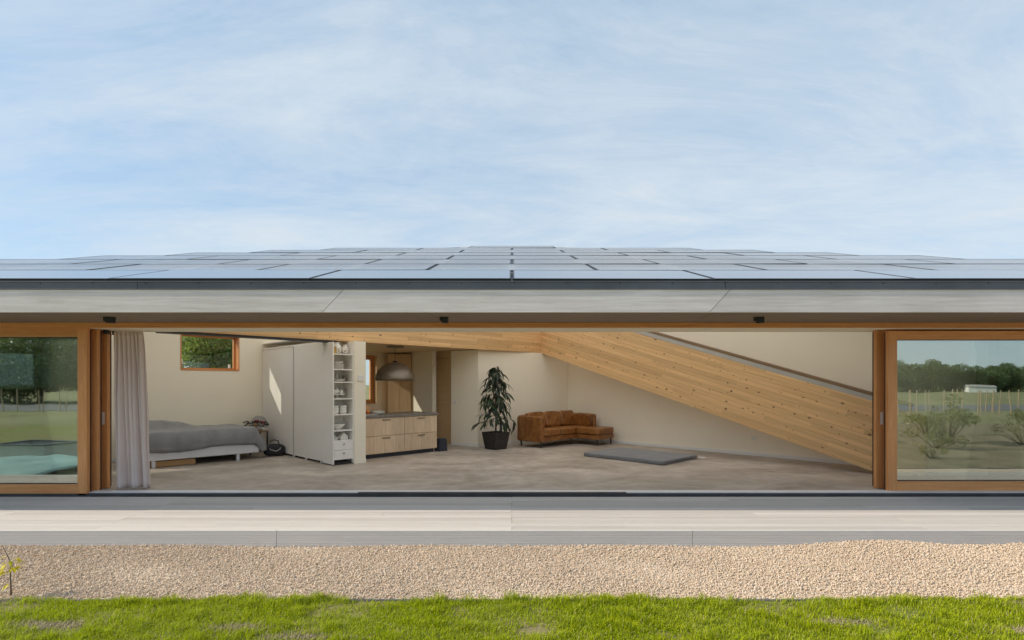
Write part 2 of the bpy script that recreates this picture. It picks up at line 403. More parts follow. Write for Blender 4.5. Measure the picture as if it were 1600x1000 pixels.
    def mesh(s, name, mats, bevel=0, smooth=False, seg=2):
        me = bpy.data.meshes.new(name); me.from_pydata(s.v, [], s.f)
        for m in (mats if isinstance(mats, (list, tuple)) else [mats]): me.materials.append(m)
        me.polygons.foreach_set('material_index', s.mi)
        if bevel:
            bm = bmesh.new(); bm.from_mesh(me)
            ed = [e for e in bm.edges if len(e.link_faces) == 2 and e.calc_face_angle(0) > .5]
            bmesh.ops.bevel(bm, geom=ed, offset=bevel, segments=seg, profile=.6, affect='EDGES', clamp_overlap=True)
            bm.to_mesh(me); bm.free()
        if smooth: me.polygons.foreach_set('use_smooth', [True] * len(me.polygons))
        me.update(); return me

def world_of(o):
    m = o.matrix_basis.copy()
    while o.parent: o = o.parent; m = o.matrix_basis @ m
    return m

def link(name, me, parent=None, frame=None, wframe=None):
    o = bpy.data.objects.new(name, me); COL.objects.link(o)
    if parent: o.parent = parent
    if wframe is not None: o.matrix_basis = (world_of(parent).inverted() @ wframe) if parent else wframe
    elif frame is not None: o.matrix_basis = frame
    return o

def part(name, mb, mat, parent=None, frame=None, wframe=None, bevel=0, smooth=False, label=None):
    o = link(name, mb.mesh(name, mat, bevel, smooth), parent, frame, wframe)
    if label: o['label'] = label
    return o

def tag(o, label, cat=None, group=None, kind=None):
    if label: o['label'] = label
    if cat: o['category'] = cat
    if group: o['group'] = group
    if kind: o['kind'] = kind
    return o

def thing(name, loc, rz, label, cat, group=None):
    o = bpy.data.objects.new(name, None); COL.objects.link(o); o.empty_display_size = .2
    o.location = loc; o.rotation_euler = (0, 0, rz); o.matrix_basis = Matrix.Translation(loc) @ Matrix.Rotation(rz, 4, 'Z')
    return tag(o, label, cat, group)

def structure(name, mb, mat, label, wframe=None, bevel=0):
    o = part(name, mb, mat, wframe=wframe, bevel=bevel); return tag(o, label, kind='structure')

def copy_tree(o, parent=None):
    c = o.copy(); COL.objects.link(c)
    if parent: c.parent = parent
    for ch in list(o.children): copy_tree(ch, c)
    return c

def FR(x, y, z=0, deg=0): return Matrix.Translation((x, y, z)) @ Matrix.Rotation(R(deg), 4, 'Z')
I4 = Matrix()

def np_mesh(name, verts, faces_quads, mat, tri=None, smooth=False):
    """big joined mesh from numpy arrays"""
    me = bpy.data.meshes.new(name)
    nq = 0 if faces_quads is None else len(faces_quads); nt = 0 if tri is None else len(tri)
    me.vertices.add(len(verts)); me.vertices.foreach_set('co', np.ascontiguousarray(verts, dtype=np.float32).ravel())
    loops = np.concatenate([a.ravel() for a in (faces_quads, tri) if a is not None]).astype(np.int32)
    me.loops.add(len(loops)); me.loops.foreach_set('vertex_index', loops)
    starts = np.concatenate([np.arange(nq) * 4, nq * 4 + np.arange(nt) * 3]).astype(np.int32)
    me.polygons.add(nq + nt); me.polygons.foreach_set('loop_start', starts)
    me.materials.append(mat); me.update(calc_edges=True)
    if smooth: me.polygons.foreach_set('use_smooth', np.ones(nq + nt, dtype=bool))
    me.validate(); return me


# ------------------------------------------------------------------ setting: ground
Z_FIELD, Z_LAWN, Z_GRAVEL, Z_DECK = -.30, -.215, -.225, -.05
structure('ground', MB().prism([(-900, -900), (900, -900), (900, 900), (-900, 900)], -1.0, Z_FIELD), M['field'], 'rough olive and tan meadow ground round the house')
structure('lawn', MB().prism([(-40, -8), (6.6, -8), (6.6, 4.56), (-40, 4.56)], -.6, Z_LAWN - .012), M['lawn'], 'lawn ground in front of the gravel strip')
structure('garden_bed', MB().prism([(6.62, -9), (45, -9), (45, 4.56), (6.62, 4.56)], -.6, Z_LAWN - .03), M['earth'], 'bare garden earth beside the lawn')
structure('gravel_path', MB().prism([(-40, 4.60), (40, 4.60), (40, 6.10), (-40, 6.10)], -.6, Z_GRAVEL - .008), M['gravel'], 'beige gravel strip between the lawn and the deck')
structure('road', MB().prism([(-200, -34), (200, -34), (200, -22), (-200, -22)], -.5, Z_FIELD + .02), M['road'], 'grey road across the field in front of the house')
structure('lawn_edging', MB().box(-30, 30, 4.565, 4.595, -.4, Z_GRAVEL + .004), M['flash'], 'thin grey edging strip between lawn and gravel')

# ------------------------------------------------------------------ deck
deck = bpy.data.objects.new('deck', None); COL.objects.link(deck); deck.matrix_basis = Matrix.Translation((0, 7, 0))
tag(deck, 'grey-beige composite board deck along the open front of the house', kind='structure')
pitch = 1.80 / 13; L = 4.74
bw = pitch - .009
prof = []
for i in range(8):
    y0 = i * bw / 8; y1 = (i + 1) * bw / 8
    prof += [(y0 + .0028, 0.), (y1 - .0028, 0.), (y1, -.0030)]
prof = [(0, -.024), (0, -.003)] + prof[:-1] + [(bw, -.003), (bw, -.024)]
bme = {}
board = MB().prism_yz(prof[::-1], 0, L - .004).mesh('deck_board', M['deck'])
for r in range(13):
    off = [0, 1.30, 3.1][r % 3] if r % 2 else 0
    for k in range(-3, 3):
        o = link('deck_board', board, deck, wframe=Matrix.Translation((off + k * L, 6.15 + r * pitch, Z_DECK + RNG.uniform(-.0012, .0012))))
rp = [(-.31, 6.125), (-.31, 6.148)]
rz = [-.052 - i * .021 for i in range(8)]
pl = [(6.148, -.052), (6.148, -.29), (6.122, -.29)]
for i in range(8, 0, -1):
    zt = -.052 - (i - 1) * .0298; zb = -.052 - i * .0298
    pl += [(6.122, zb + .002), (6.122, zt - .003), (6.1255, zt - .001)]
riser = MB().prism_yz(pl, 0, 4.69)
rme = riser.mesh('riser_board', M['riser'])
for k in range(-3, 3):
    link('riser_board', rme, deck, wframe=Matrix.Translation((2.04 + k * 4.695, 0, .001)))
part('substructure', MB().box(-14, 14, 6.16, 7.95, -.6, -.078), M['black'], deck, wframe=I4)

# ------------------------------------------------------------------ floor (concrete slab of the triangular house)
structure('floor', MB().prism([(-11.0, 8.17), (9.3, 8.17), (-.87, 18.3)], -.5, 0), M['concrete'], 'brown-grey polished concrete floor of the open living space')

# ------------------------------------------------------------------ house
house = thing('house', (0, 8, 0), 0, 'low timber house with a long solar roof and a wide open glass front', 'house')
TAN = .295
def zroof(x, y): return 2.885 + TAN * (y - 6.80)
SLOPE = math.atan(TAN)
def xhip(y): return 14.75 - (y - 6.80) * 14.5 / 11.45
RY0, RY1 = 8.68, 6.85 + 1.26 * 8 - .06       # roof opening added to light the room through diffusing panes
def sheet_with_opening(xl, xr, y0, y1, lo, hi):
    mb = MB()
    def band(a, b, l0, r0, l1, r1): mb.prism([(l0, a), (r0, a), (r1, b), (l1, b)], lo, hi)
    band(y0, RY0, xl(y0), xr(y0), xl(RY0), xr(RY0)); band(RY0, RY1, xl(RY0), -OX0, xl(RY1), -OX1)
    band(RY0, RY1, OXR0, xr(RY0), OXR1, xr(RY1)); band(RY1, y1, xl(RY1), xr(RY1), xl(y1), xr(y1)); return mb
OX0, OX1, OXR0, OXR1 = 9.3, 1.15, 7.2, .8
roof = part('roof', sheet_with_opening(lambda y: -xhip(y), xhip, 6.80, 18.25, lambda x, y: zroof(x, y) - .30, lambda x, y: zroof(x, y) - .05), M['membrane'], house, wframe=I4)
part('ceiling', sheet_with_opening(lambda y: -11.0 + (y - 8.61) * 10.13 / 9.69, lambda y: 9.3 - (y - 8.61) * 10.17 / 9.69, 8.61, 18.2, lambda x, y: zroof(x, y) - .36, lambda x, y: zroof(x, y) - .303), M['wall'], house, wframe=I4)
pm = MB(); pw, ph = 2.55, 1.26 / math.cos(SLOPE)
pm.cur = 1; pm.box(.008, pw - .008, .012, ph - .012, 0, .035)
pm.cur = 0; pm.box(.031, pw - .031, .035, ph - .035, .0345, .0375)
pme = pm.mesh('solar_panel', [M['solar'], M['black']])
rm = MB(); rm.cur = 1; rm.ring(.008, pw - .008, .012, ph - .012, .024, 0, .035); rm.v = [(x, z, y) for x, y, z in rm.v]; rm.f = [t[::-1] for t in rm.f]
rm.cur = 0; rm.add([(.031, .035, .033), (pw - .031, .035, .033), (pw - .031, ph - .035, .033), (.031, ph - .035, .033)], [(0, 1, 2, 3)])
rme_ = rm.mesh('added_rooflight', [M['added_rooflight'], M['black']])
for row in range(9):
    y0 = 6.85 + 1.26 * row; lim = 1.27 * (18.75 - y0)
    offs = 0 if row % 2 == 0 else pw / 2
    for k in range(-7, 7):
        x0 = offs + k * pw
        if max(abs(x0), abs(x0 + pw)) > min(lim + .15, xhip(y0) + .1): continue
        fr = Matrix.Translation((x0, y0, zroof(0, y0) - .006 + RNG.uniform(-.002, .002))) @ Matrix.Rotation(SLOPE, 4, 'X') @ Matrix.Rotation(RNG.normal(0, .0016), 4, 'Y')
        if row >= 1 and row <= 7 and min(abs(x0), abs(x0 + pw)) < OX0 + (OX1 - OX0) * (y0 - RY0) / (RY1 - RY0) + .3:
            link('added_rooflight', rme_, roof, wframe=fr)  # added diffusing pane where a solar panel would lie, lights the room
            part('added_glazing_bar', MB().box(-.035, .035, .055, ph - .055, -.075, -.004), M['white_trim'], roof, wframe=fr)  # bars added with the panes, closing sun leaks at their joints
            part('added_glazing_bar', MB().box(pw / 2 - .02, pw / 2 + .02, .055, ph - .055, -.075, -.04), M['white_trim'], roof, wframe=fr)
        else: link('solar_panel', pme, roof, wframe=fr)
for row in range(1, 9):
    y0 = 6.85 + 1.26 * row; l = min(7.6, xhip(y0) - .3)
    part('added_glazing_bar', MB().box(-l, l, -.05, .05, -.08, -.003), M['white_trim'], roof, wframe=Matrix.Translation((0, y0, zroof(0, y0) - .006)) @ Matrix.Rotation(SLOPE, 4, 'X'))
for sg in (-1, 1):
    pts_ = [(sg * (xhip(6.80) - .02), 6.80), (sg * (xhip(6.80) + .10), 6.80), (sg * .32, 18.27), (sg * .20, 18.27)]
    part('verge_board', MB().prism(pts_ if sg > 0 else pts_[::-1], lambda x, y: zroof(x, y) - .32, lambda x, y: zroof(x, y) - .02), M['membrane'], roof, wframe=I4)
# eaves: flashing, fascia boards with scarf joints, soffit boards
for a, c in ((-14.6, -4.66), (-4.655, 2.65), (2.655, 14.6)):
    part('flashing', MB().prism_yz([(6.800, 2.780), (6.748, 2.780), (6.748, 2.862), (6.738, 2.868), (6.738, 2.882), (6.80, 2.886)], a, c), M['flash'], roof, wframe=I4)
sc_me = MB().lathe([(.009, 0), (.009, .004), (.003, .006)], seg=8).mesh('screw', M['rubber'])
for k in range(-12, 13):
    link('screw', sc_me, roof, wframe=Matrix.Translation((.03 + k * .655, 6.748, 2.852)) @ Matrix.Rotation(R(90), 4, 'X'))
fj = [(-14.6, -14.6), (-7.40, -7.16), (-2.36, -2.10), (2.46, 2.72), (7.45, 7.7), (14.6, 14.6)]
for (a0, a1), (b0, b1) in zip(fj[:-1], fj[1:]):
    g = .004
    part('fascia_board', MB().prism_xz([(a0 + g, 2.495), (b0 - g, 2.495), (b1 - g, 2.777), (a1 + g, 2.777)], 6.760, 6.798), M['fascia'], roof, wframe=I4)
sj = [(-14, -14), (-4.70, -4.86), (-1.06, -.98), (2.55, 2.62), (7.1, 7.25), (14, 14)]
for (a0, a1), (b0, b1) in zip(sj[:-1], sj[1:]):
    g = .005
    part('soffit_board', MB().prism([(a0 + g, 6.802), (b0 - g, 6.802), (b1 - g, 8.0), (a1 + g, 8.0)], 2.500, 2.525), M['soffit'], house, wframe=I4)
# lintel over the sliding doors
part('lintel_board', MB().box(-11.2, 9.5, 7.94, 8.0, 2.425, 2.499), M['cedar'], house, wframe=I4, bevel=.003)
part('lintel', MB().prism([(-11.2, 8.002), (9.5, 8.002), (9.5, 8.60), (-11.2, 8.60)], 2.425, lambda x, y: zroof(x, y) - .303), M['wall'], house, wframe=I4)
# tracks and threshold
part('threshold', MB().box(-11.2, 9.5, 8.0, 8.165, -.045, .004), M['alu'], house, wframe=I4)
part('door_track', MB().box(-11.2, 9.5, 7.955, 7.997, -.075, -.006), M['rubber'], house, wframe=I4)
part('track_cover', MB().box(-2.26, 1.68, 7.948, 8.02, -.03, .007), M['rubber'], house, wframe=I4)
# side walls (exterior, 45 degrees in plan) with window openings; local x along u, +y outwards
U = 45
WB = FR(-6.07, 13.17, 0, 45)
def roof_under_local(frame):
    def f(x, y):
        p = frame @ Vector((x, y, 0)); return zroof(p.x, p.y) - .3015
    return f
WIN = {'bed': (-1.735, -.515, 1.905, 2.735), 'low': (-5.5, -4.04, 1.37, 2.30), 'kitchen': (.95, 3.16, 1.03, 2.42)}  # kitchen opening widened out of view to let in more daylight
def wall_with_windows(name, frame, x0, x1, wins, th=.34):
    top = roof_under_local(frame); mb = MB()
    cuts = sorted({x0, x1, *[q for w_ in wins for q in w_[:2]]})
    for a, c in zip(cuts[:-1], cuts[1:]):
        here = sorted((w_ for w_ in wins if w_[0] <= a + 1e-6 and w_[1] >= c - 1e-6), key=lambda w_: w_[2]); lo = -.4
        q = [(a, 0), (c, 0), (c, th), (a, th)]
        for w_ in here:
            mb.prism(q, lo, w_[2]); lo = w_[3]
        if lo is not None: mb.prism(q, lo, top)
    return part(name, mb, M['wall'], house, wframe=frame)
wall_with_windows('wall', WB, -7.25, 7.3, list(WIN.values()) + [(-.3, 2.2, 2.96, None), (3.3, 6.4, 2.96, None)])  # last two openings are for the added high windows
WR = FR(7.5 + 2.0, 8.0, 0, 135)    # right wall: local x runs back-left, local y points indoors (negative side is outdoors)
wr = MB(); topr = roof_under_local(WR)
CL = [(1.3, 4.0), (4.25, 6.95), (7.2, 9.9)]       # unseen high windows added to the right wall to brighten the room
wr.prism([(0, -.34), (1.3, -.34), (1.3, 0), (0, 0)], -.4, topr); wr.prism([(9.9, -.34), (14.6, -.34), (14.6, 0), (9.9, 0)], -.4, topr)
for k, (a, c) in enumerate(CL):
    wr.prism([(a, -.34), (c, -.34), (c, 0), (a, 0)], -.4, 2.78 + .2 * k)
    if k < 2: wr.prism([(c, -.34), (CL[k + 1][0], -.34), (CL[k + 1][0], 0), (c, 0)], -.4, topr)
part('wall', wr, M['wall'], house, wframe=WR)
def added_high_window(a, c, z0, top, frame, yf, yp):  # window added out of view for extra daylight
    h0 = top(a, yf) - z0 - .02; h1 = top(c, yf) - z0 - .02
    o_ = [(a + .003, z0), (c - .003, z0), (c - .003, z0 + h1), (a + .003, z0 + h0)]; i_ = [(a + .06, z0 + .057), (c - .06, z0 + .057), (c - .06, z0 + h1 - .057), (a + .06, z0 + h0 - .057)]
    f_ = MB().add([(x, y, z) for y in (yf, yf + .07) for q in (o_, i_) for x, z in q], [t for n_ in range(4) for t in ((n_, (n_ + 1) % 4, 4 + (n_ + 1) % 4, 4 + n_), (8 + (n_ + 1) % 4, 8 + n_, 12 + n_, 12 + (n_ + 1) % 4), ((n_ + 1) % 4, n_, 8 + n_, 8 + (n_ + 1) % 4), (4 + n_, 4 + (n_ + 1) % 4, 12 + (n_ + 1) % 4, 12 + n_))])
    w_ = part('window', f_, M['cedar'], house, wframe=frame)
    part('pane', MB().prism_xz(i_, yp, yp + .01), M['clear_glass'], w_, wframe=frame)
for k, (a, c) in enumerate(CL): added_high_window(a, c, 2.782 + .2 * k, topr, WR, -.22, -.19)
CLL = [(-.3, 2.2), (3.3, 6.4)]  # left wall: unseen windows added to let sun onto the loft
topl = roof_under_local(WB)
for a, c in CLL: added_high_window(a, c, 2.962, topl, WB, .16, .19)
part('skirting_board', MB().box(.9, 11.2, .001, .016, .0, .075), M['white_trim'], house, wframe=WR)
part('skirting_board', MB().box(-7.0, -.02, -.016, -.001, .0, .075), M['white_trim'], house, wframe=WB)
# window frames, panes
def window(key, matf, ft=.055, setback=.20, glassm='clear_glass', reveal=None):
    x0, x1, z0, z1 = WIN[key]; mb = MB(); y0, y1 = setback, setback + .07
    wd = part('window', MB().ring(x0 + .002, x1 - .002, z0 + .002, z1 - .002, ft, y0, y1), M[matf], house, wframe=WB)
    part('pane', MB().box(x0 + ft, x1 - ft, y0 + .03, y0 + .042, z0 + ft, z1 - ft), M[glassm], wd, wframe=WB)
    if reveal:
        r = MB().ring(x0 + .001, x1 - .001, z0 + .001, z1 - .001, .02, -.012, y0 - .001)
        part('window_reveal', r, M[reveal], wd, wframe=WB)
    return wd
wb = window('bed', 'cedar', .06, .20, reveal='cedar')
part('handle', MB().box(-1.68, -1.65, .17, .198, 2.05, 2.16).box(-1.655, -1.60, .165, .18, 2.05, 2.07), M['alu'], wb, wframe=WB)
part('handle', MB().box(-.70, -.66, .16, .198, 1.97, 2.06), M['alu'], wb, wframe=WB)
window('low', 'brown', .13, .10); window('kitchen', 'cedar_v', .13, .12, reveal='ceiling_ply')
# the folded glulam beams
BL = FR(-5.9, 8.53, 0, 45)     # left beam, level, local x along u
LB = math.hypot(.81 + 5.9, 15.24 - 8.53)
part('glulam_beam', MB().box(0, LB + .205, 0, .22, 2.470, 3.30), M['glulam'], house, wframe=BL, bevel=.004, label='level glued-laminated beam running back from the left front')
part('beam_shoe', MB().box(.3, 3.36, -.012, .21, 2.432, 2.4695), M['black'], house, wframe=BL)
# right beam: falls from the back corner to the floor by the right front; local x along the slope
d = Vector((1, -1, -.306 * math.sqrt(2))).normalized(); yv = Vector((1, 1, 0)).normalized(); zv = d.cross(yv).normalized()
if zv.z < 0: zv = -zv
BR = Matrix(((d.x, yv.x, zv.x, .81), (d.y, yv.y, zv.y, 15.24), (d.z, yv.z, zv.z, 2.47), (0, 0, 0, 1)))
sh = .306; ln = 6.13 * math.sqrt(2) * math.sqrt(1 + sh ** 2); hp_ = 1.235 / math.sqrt(1 + sh ** 2); tt = math.tan(math.atan(sh))
def vcut(x, h): return x - h * tt          # keeps end cuts plumb
br = MB().prism_xz([(-.008, 0), (ln, 0), (vcut(ln, hp_), hp_), (vcut(-.008, hp_), hp_ + .09)], 0, .22)
part('glulam_beam', br, M['glulam'], house, wframe=BR, bevel=.004, label='deep glued-laminated beam sloping down to the floor at the right')
part('beam_cap', MB().prism_xz([(.4, hp_ + .09), (ln - .6, hp_ + .004), (ln - .6, hp_ + .088), (.4, hp_ + .175)], .03, .21), M['steel'], house, wframe=BR)
part('beam_cap', MB().prism_xz([(.4, hp_ + .178), (ln - .6, hp_ + .091), (ln - .6, hp_ + .143), (.4, hp_ + .232)], .03, .25), M['brown'], house, wframe=BR)
# inner walls
def wall_line(name, a, c, z1, mat, th=.12, z0=0., back=1):
    a = Vector((*a, 0)); c = Vector((*c, 0)); dd = (c - a); ang = math.degrees(math.atan2(dd.y, dd.x)); l = dd.length
    return part(name, MB().box(0, l, 0, th * back, z0, z1), mat, house, wframe=FR(a.x, a.y, 0, ang))
wall_line('wall', (-.85, 13.84), (1.63, 15.86), 2.468, M['wall'])
wall_line('wall', (-1.60, 14.26), (-.86, 13.83), 2.468, M['wall'])
wall_line('skirting_board', (-1.60, 14.24), (-.868, 13.815), .075, M['white_trim'], .012, .0)
wall_line('skirting_board', (-.838, 13.825), (1.4, 15.65), .075, M['white_trim'], .012, .0)
wall_line('wall', (-2.83, 15.30), (-2.12, 14.45), 2.485, M['wall'])
wall_line('wall', (-2.30, 15.28), (-1.40, 14.85), 2.485, M['wall'], .1)
dr = part('door', MB().box(0, .72, 0, .045, .01, 2.29), M['ceiling_ply'], house, wframe=FR(-2.19, 15.02, 0, -38), bevel=.003)
part('door_frame', MB().ring(-.05, .77, -.04, 2.34, .037, -.01, .06), M['ceiling_ply'], house, wframe=FR(-2.19, 15.02, 0, -38))
part('door_header', MB().box(-.05, .77, .0, .06, 2.342, 2.486), M['ceiling_ply'], house, wframe=FR(-2.19, 15.02, 0, -38))
part('post', MB().box(.452, .705, -.02, .35, 0, 2.466).box(.445, .712, -.03, -.021, 0, .07), M['wall'], house, wframe=FR(-3.5, 10.6, 0, 45))
part('added_loft_reflector', MB().box(.02, 7.2, .25, 3.62, 2.562, 2.58), M['white_trim'], house, wframe=FR(-3.5, 10.6, 0, 45))  # white sheet added out of view to bounce sun into the room
part('kitchen_ceiling', MB().box(.72, 7.2, .25, 3.62, 2.488, 2.56), M['ceiling_ply'], house, wframe=FR(-3.5, 10.6, 0, 45))
part('column', MB().box(0, .40, 0, .16, 0, 2.9), M['brown'], house, wframe=FR(7.82, 8.75, 0, 0))

# sliding doors: frame, pane, handle
def sliding_door(x0, x1, y, th=.085, z0=-.035, z1=2.423, stile=.135, end='right', pull=None, gm='door_glass', mats=('cedar_v', 'cedar')):
    door = bpy.data.objects.new('sliding_door', None); COL.objects.link(door); door.parent = house
    door.matrix_basis = world_of(house).inverted() @ Matrix.Translation(((x0 + x1) / 2, y, 0))
    for a in (x0, x1 - stile): part('stile', MB().box(a, a + stile, y, y + th, z0, z1), M[mats[0]], door, wframe=I4, bevel=.004)
    part('top_rail', MB().box(x0 + stile + .001, x1 - stile - .001, y + .004, y + th - .004, z1 - .13, z1), M[mats[1]], door, wframe=I4, bevel=.004)
    part('bottom_rail', MB().box(x0 + stile + .001, x1 - stile - .001, y + .004, y + th - .004, z0, z0 + .165), M[mats[1]], door, wframe=I4, bevel=.004)
    part('pane', MB().box(x0 + stile, x1 - stile, y + .045, y + .057, z0 + .165, z1 - .13), M[gm], door, wframe=I4)
    s_ = MB().ring(x0 + stile + .001, x1 - stile - .001, z0 + .166, z1 - .131, .008, y + .03, y + .044)
    part('gasket', s_, M['black'], door, wframe=I4)
    ex = x1 if end == 'right' else x0
    sg = 1 if end == 'right' else -1
    part('seal', MB().box(min(ex, ex + sg * .006), max(ex, ex + sg * .006), y + th - .022, y + th - .006, z0 + .02, z1 - .02), M['black'], door, wframe=I4)
    if pull is not None:
        part('handle', MB().box(pull - .02, pull + .02, y - .004, y - .0005, .98, 1.17), M['switch'], door, wframe=I4, bevel=.002)
    return door
sliding_door(-10.25, -6.235, 7.955)
sliding_door(-10.20, -6.21, 8.125, gm='clear_glass')
sliding_door(-10.15, -6.20, 8.315, pull=-6.26, z0=.008, gm='clear_glass')
sliding_door(5.63, 9.38, 8.12, end='left', z0=-.02, z1=2.395)
sliding_door(5.575, 9.30, 8.31, end='left', pull=5.66, z0=.008, z1=2.42, gm='clear_glass')
part('corner_panel', MB().box(-11.25, -10.26, 8.0, 8.2, -.04, 2.424), M['cedar_v'], house, wframe=I4)
for y0, y1 in ((8.215, 8.30), (8.405, 8.46)): part('door_runner', MB().box(-6.195, -6.15, y0, y1, 2.36, 2.42), M['black'], house, wframe=I4)

# spotlights under the soffit
for px, lab in ((172, 'leftmost black box spotlight under the soffit, above the stacked glass doors'),
                (695, 'middle black box spotlight under the soffit, above the kitchen side'),
                (1187, 'rightmost black box spotlight under the soffit, above the sloping beam')):
    x = (px - 800) / 848 * 7.30
    t_ = thing('spotlight', (x, 7.30, 2.50), 0, lab, 'spotlight', 'black box spotlights under the soffit')
    part('housing', MB().box(-.035, .045, -.045, .045, -.08, 0), M['black'], t_, bevel=.004)
    part('mounting_plate', MB().box(-.066, -.036, -.04, .04, -.055, 0), M['black'], t_, bevel=.003)
    part('lens', MB().lathe([(.03, -.082), (.03, -.0802)], (.005, 0, 0), 16), M['rubber'], t_)

# ------------------------------------------------------------------ wardrobe with crockery shelves
wd = thing('wardrobe', (-3.5, 10.6, 0), R(45), 'tall white wardrobe block with two wide flat doors and open end shelves', 'wardrobe')
part('end_panel', MB().box(0, .026, 0, .42, .02, 2.425), M['white'], wd)
part('side_panel', MB().box(.425, .45, 0, .42, .02, 2.425), M['white'], wd)
part('back_panel', MB().box(.026, .425, .40, .42, .02, 2.425), M['white'], wd)
part('carcass', MB().box(.03, .45, .43, 3.62, .06, 2.42), M['white'], wd)
part('plinth', MB().box(.06, .44, .05, 3.6, 0, .058), M['black'], wd)
part('door', MB().box(-.001, .025, .422, 1.795, .045, 2.42), M['white'], wd, bevel=.003)
part('door', MB().box(.004, .029, 1.825, 3.60, .045, 2.40), M['white'], wd, bevel=.003)
part('edge_strip', MB().box(-.008, .022, 1.797, 1.823, .04, 2.42), M['steel'], wd)
part('top_panel', MB().box(.012, .45, .422, 3.62, 2.424, 2.46), M['white'], wd)
for yy in (.5, 1.2, 1.81, 3.3): part('foot', MB().box(-.004, .04, yy, yy + .03, 0, .042), M['white_trim'], wd)
SH = [2.20, 1.897, 1.646, 1.316, 1.004, .687, .484]
for z in SH: part('shelf', MB().box(.027, .424, .006, .399, z - .022, z), M['white'], wd)
for z0, z1 in ((.298, .458), (.105, .292)):
    dw = part('drawer', MB().box(.03, .421, -.006, .38, z0, z1), M['white'], wd, bevel=.003)
    part('knob', MB().lathe([(.006, 0), (.006, .012), (.014, .016), (.014, .026), (.004, .03)], seg=10), M['dark_metal'], dw,
         frame=Matrix.Translation((.225, -.006, (z0 + z1) / 2 + .03)) @ Matrix.Rotation(R(90), 4, 'X'))

WF = FR(-3.5, 10.6, 0, 45)
def on_shelf(name, prof, lx, ly, z, label, group=None, seg=20, mat='ceramic', cat=None):
    o = part(name, MB().lathe(prof, seg=seg), M[mat], wframe=WF @ Matrix.Translation((lx, ly, z + .001)), smooth=True)
    return tag(o, label, cat or name.split('_')[-1], group)
vase_p = [(.045, 0), (.085, .05), (.095, .11), (.07, .17), (.045, .20), (.055, .225), (.048, .225), (.04, .20), (.0, .19)]
def speckled():
    m, t, b = principled('speckled_ceramic'); v = t.coord(); vo = t.new('ShaderNodeTexVoronoi'); t.put(vo.inputs[0], v); vo.inputs['Scale'].default_value = 32
    t.put(b.inputs['Base Color'], t.mix(t.math('LESS_THAN', vo.outputs['Distance'], .34), (.78, .74, .66), (.22, .14, .08))); b.inputs['Roughness'].default_value = .25; return m
M['speckle'] = speckled()
on_shelf('vase', vase_p, .165, .15, SH[0], 'larger speckled cream jar on the top shelf', 'speckled jars on the top shelf', mat='speckle')
on_shelf('vase', [(r * .78, z * .82) for r, z in vase_p], .325, .13, SH[0], 'smaller speckled cream jar at the right of the top shelf', 'speckled jars on the top shelf', mat='speckle')
o = part('tin', MB().box(-.03, .03, -.03, .03, 0, .13), M['tin'], wframe=WF @ Matrix.Translation((.06, .06, SH[0] + .001)), bevel=.004); tag(o, 'small ochre tin at the left of the top shelf', 'tin')
plate_p = lambda r: [(r * .55, 0), (r * .62, .004), (r, .020), (r, .024), (r * .60, .009), (0, .008)]
for k in range(4): on_shelf('plate', plate_p(.145), .175, .17, SH[1] + k * .026, ['bottom', 'second', 'third', 'topmost'][k] + ' white dinner plate of the stack on the second shelf from the top', 'plates stacked on the second shelf')
on_shelf('bowl', [(.05, 0), (.09, .01), (.135, .045), (.13, .045), (.085, .014), (0, .01)], .175, .17, SH[1] + .105, 'shallow white bowl on top of the plate stack')
for k in range(2): on_shelf('plate', plate_p(.16), .185, .18, SH[2] + k * .026, ['lower', 'upper'][k] + ' wide white platter lying on the third shelf from the top', 'platters on the third shelf')
on_shelf('bottle', [(.028, 0), (.032, .02), (.032, .09), (.012, .13), (.012, .165), (0, .165)], .18, .19, SH[2] + .06, 'small glass bottle standing on the wide platters', mat='steel')
on_shelf('jug', [(.035, 0), (.05, .03), (.045, .08), (.035, .11), (.042, .13), (.035, .13), (0, .11)], .345, .2, SH[2], 'grey jug beside the wide platters', mat='stone')
on_shelf('cake_stand', [(.075, 0), (.07, .008), (.02, .02), (.02, .06), (.15, .075), (.15, .088), (0, .085)], .18, .17, SH[3], 'white footed cake stand on the fourth shelf', cat='cake stand')
for (lx, ly, s) in ((.11, .13, .9), (.18, .19, 1.25), (.255, .15, .95)):
    lab = {.9: 'small white cup left on the cake stand', 1.25: 'tall white creamer in the middle of the cake stand', .95: 'small white cup right on the cake stand'}[s]
    on_shelf('cup', [(.026 * s, 0), (.042 * s, .03 * s), (.034 * s, .07 * s), (.014 * s, .09 * s), (0, .10 * s)], lx, ly, SH[3] + .089, lab, 'small china on the cake stand')
o = part('picture_frame', MB().box(-.06, .06, -.008, .008, 0, .18), M['steel'], wframe=WF @ Matrix.Translation((.355, .25, SH[3] + .005)) @ Matrix.Rotation(R(-10), 4, 'X'), bevel=.003); tag(o, 'small grey frame leaning at the right of the cake stand', 'frame')
cup_p = [(.045, 0), (.065, .015), (.08, .07), (.075, .07), (.06, .018), (0, .012)]
for lx, w_ in ((.115, 'left'), (.285, 'right')):
    for k in range(3): on_shelf('cup', cup_p, lx, .14, SH[4] + k * .048, ['bottom', 'middle', 'top'][k] + f' white cup of the {w_} stack on the fifth shelf', f'cups in the {w_} stack')
on_shelf('bowl', [(.06, 0), (.06, .015), (.15, .085), (.16, .115), (.15, .115), (.13, .08), (0, .03)], .185, .18, SH[5], 'large white serving bowl on the sixth shelf')
on_shelf('bowl', [(.05, 0), (.05, .01), (.10, .06), (.095, .06), (.04, .015), (0, .012)], .10, .13, SH[6], 'small white bowl on the lowest shelf')
on_shelf('teapot', [(.05, 0), (.08, .03), (.085, .06), (.05, .10), (.02, .11), (.014, .13), (0, .135)], .135, .26, SH[6], 'white round teapot behind the small bowl')
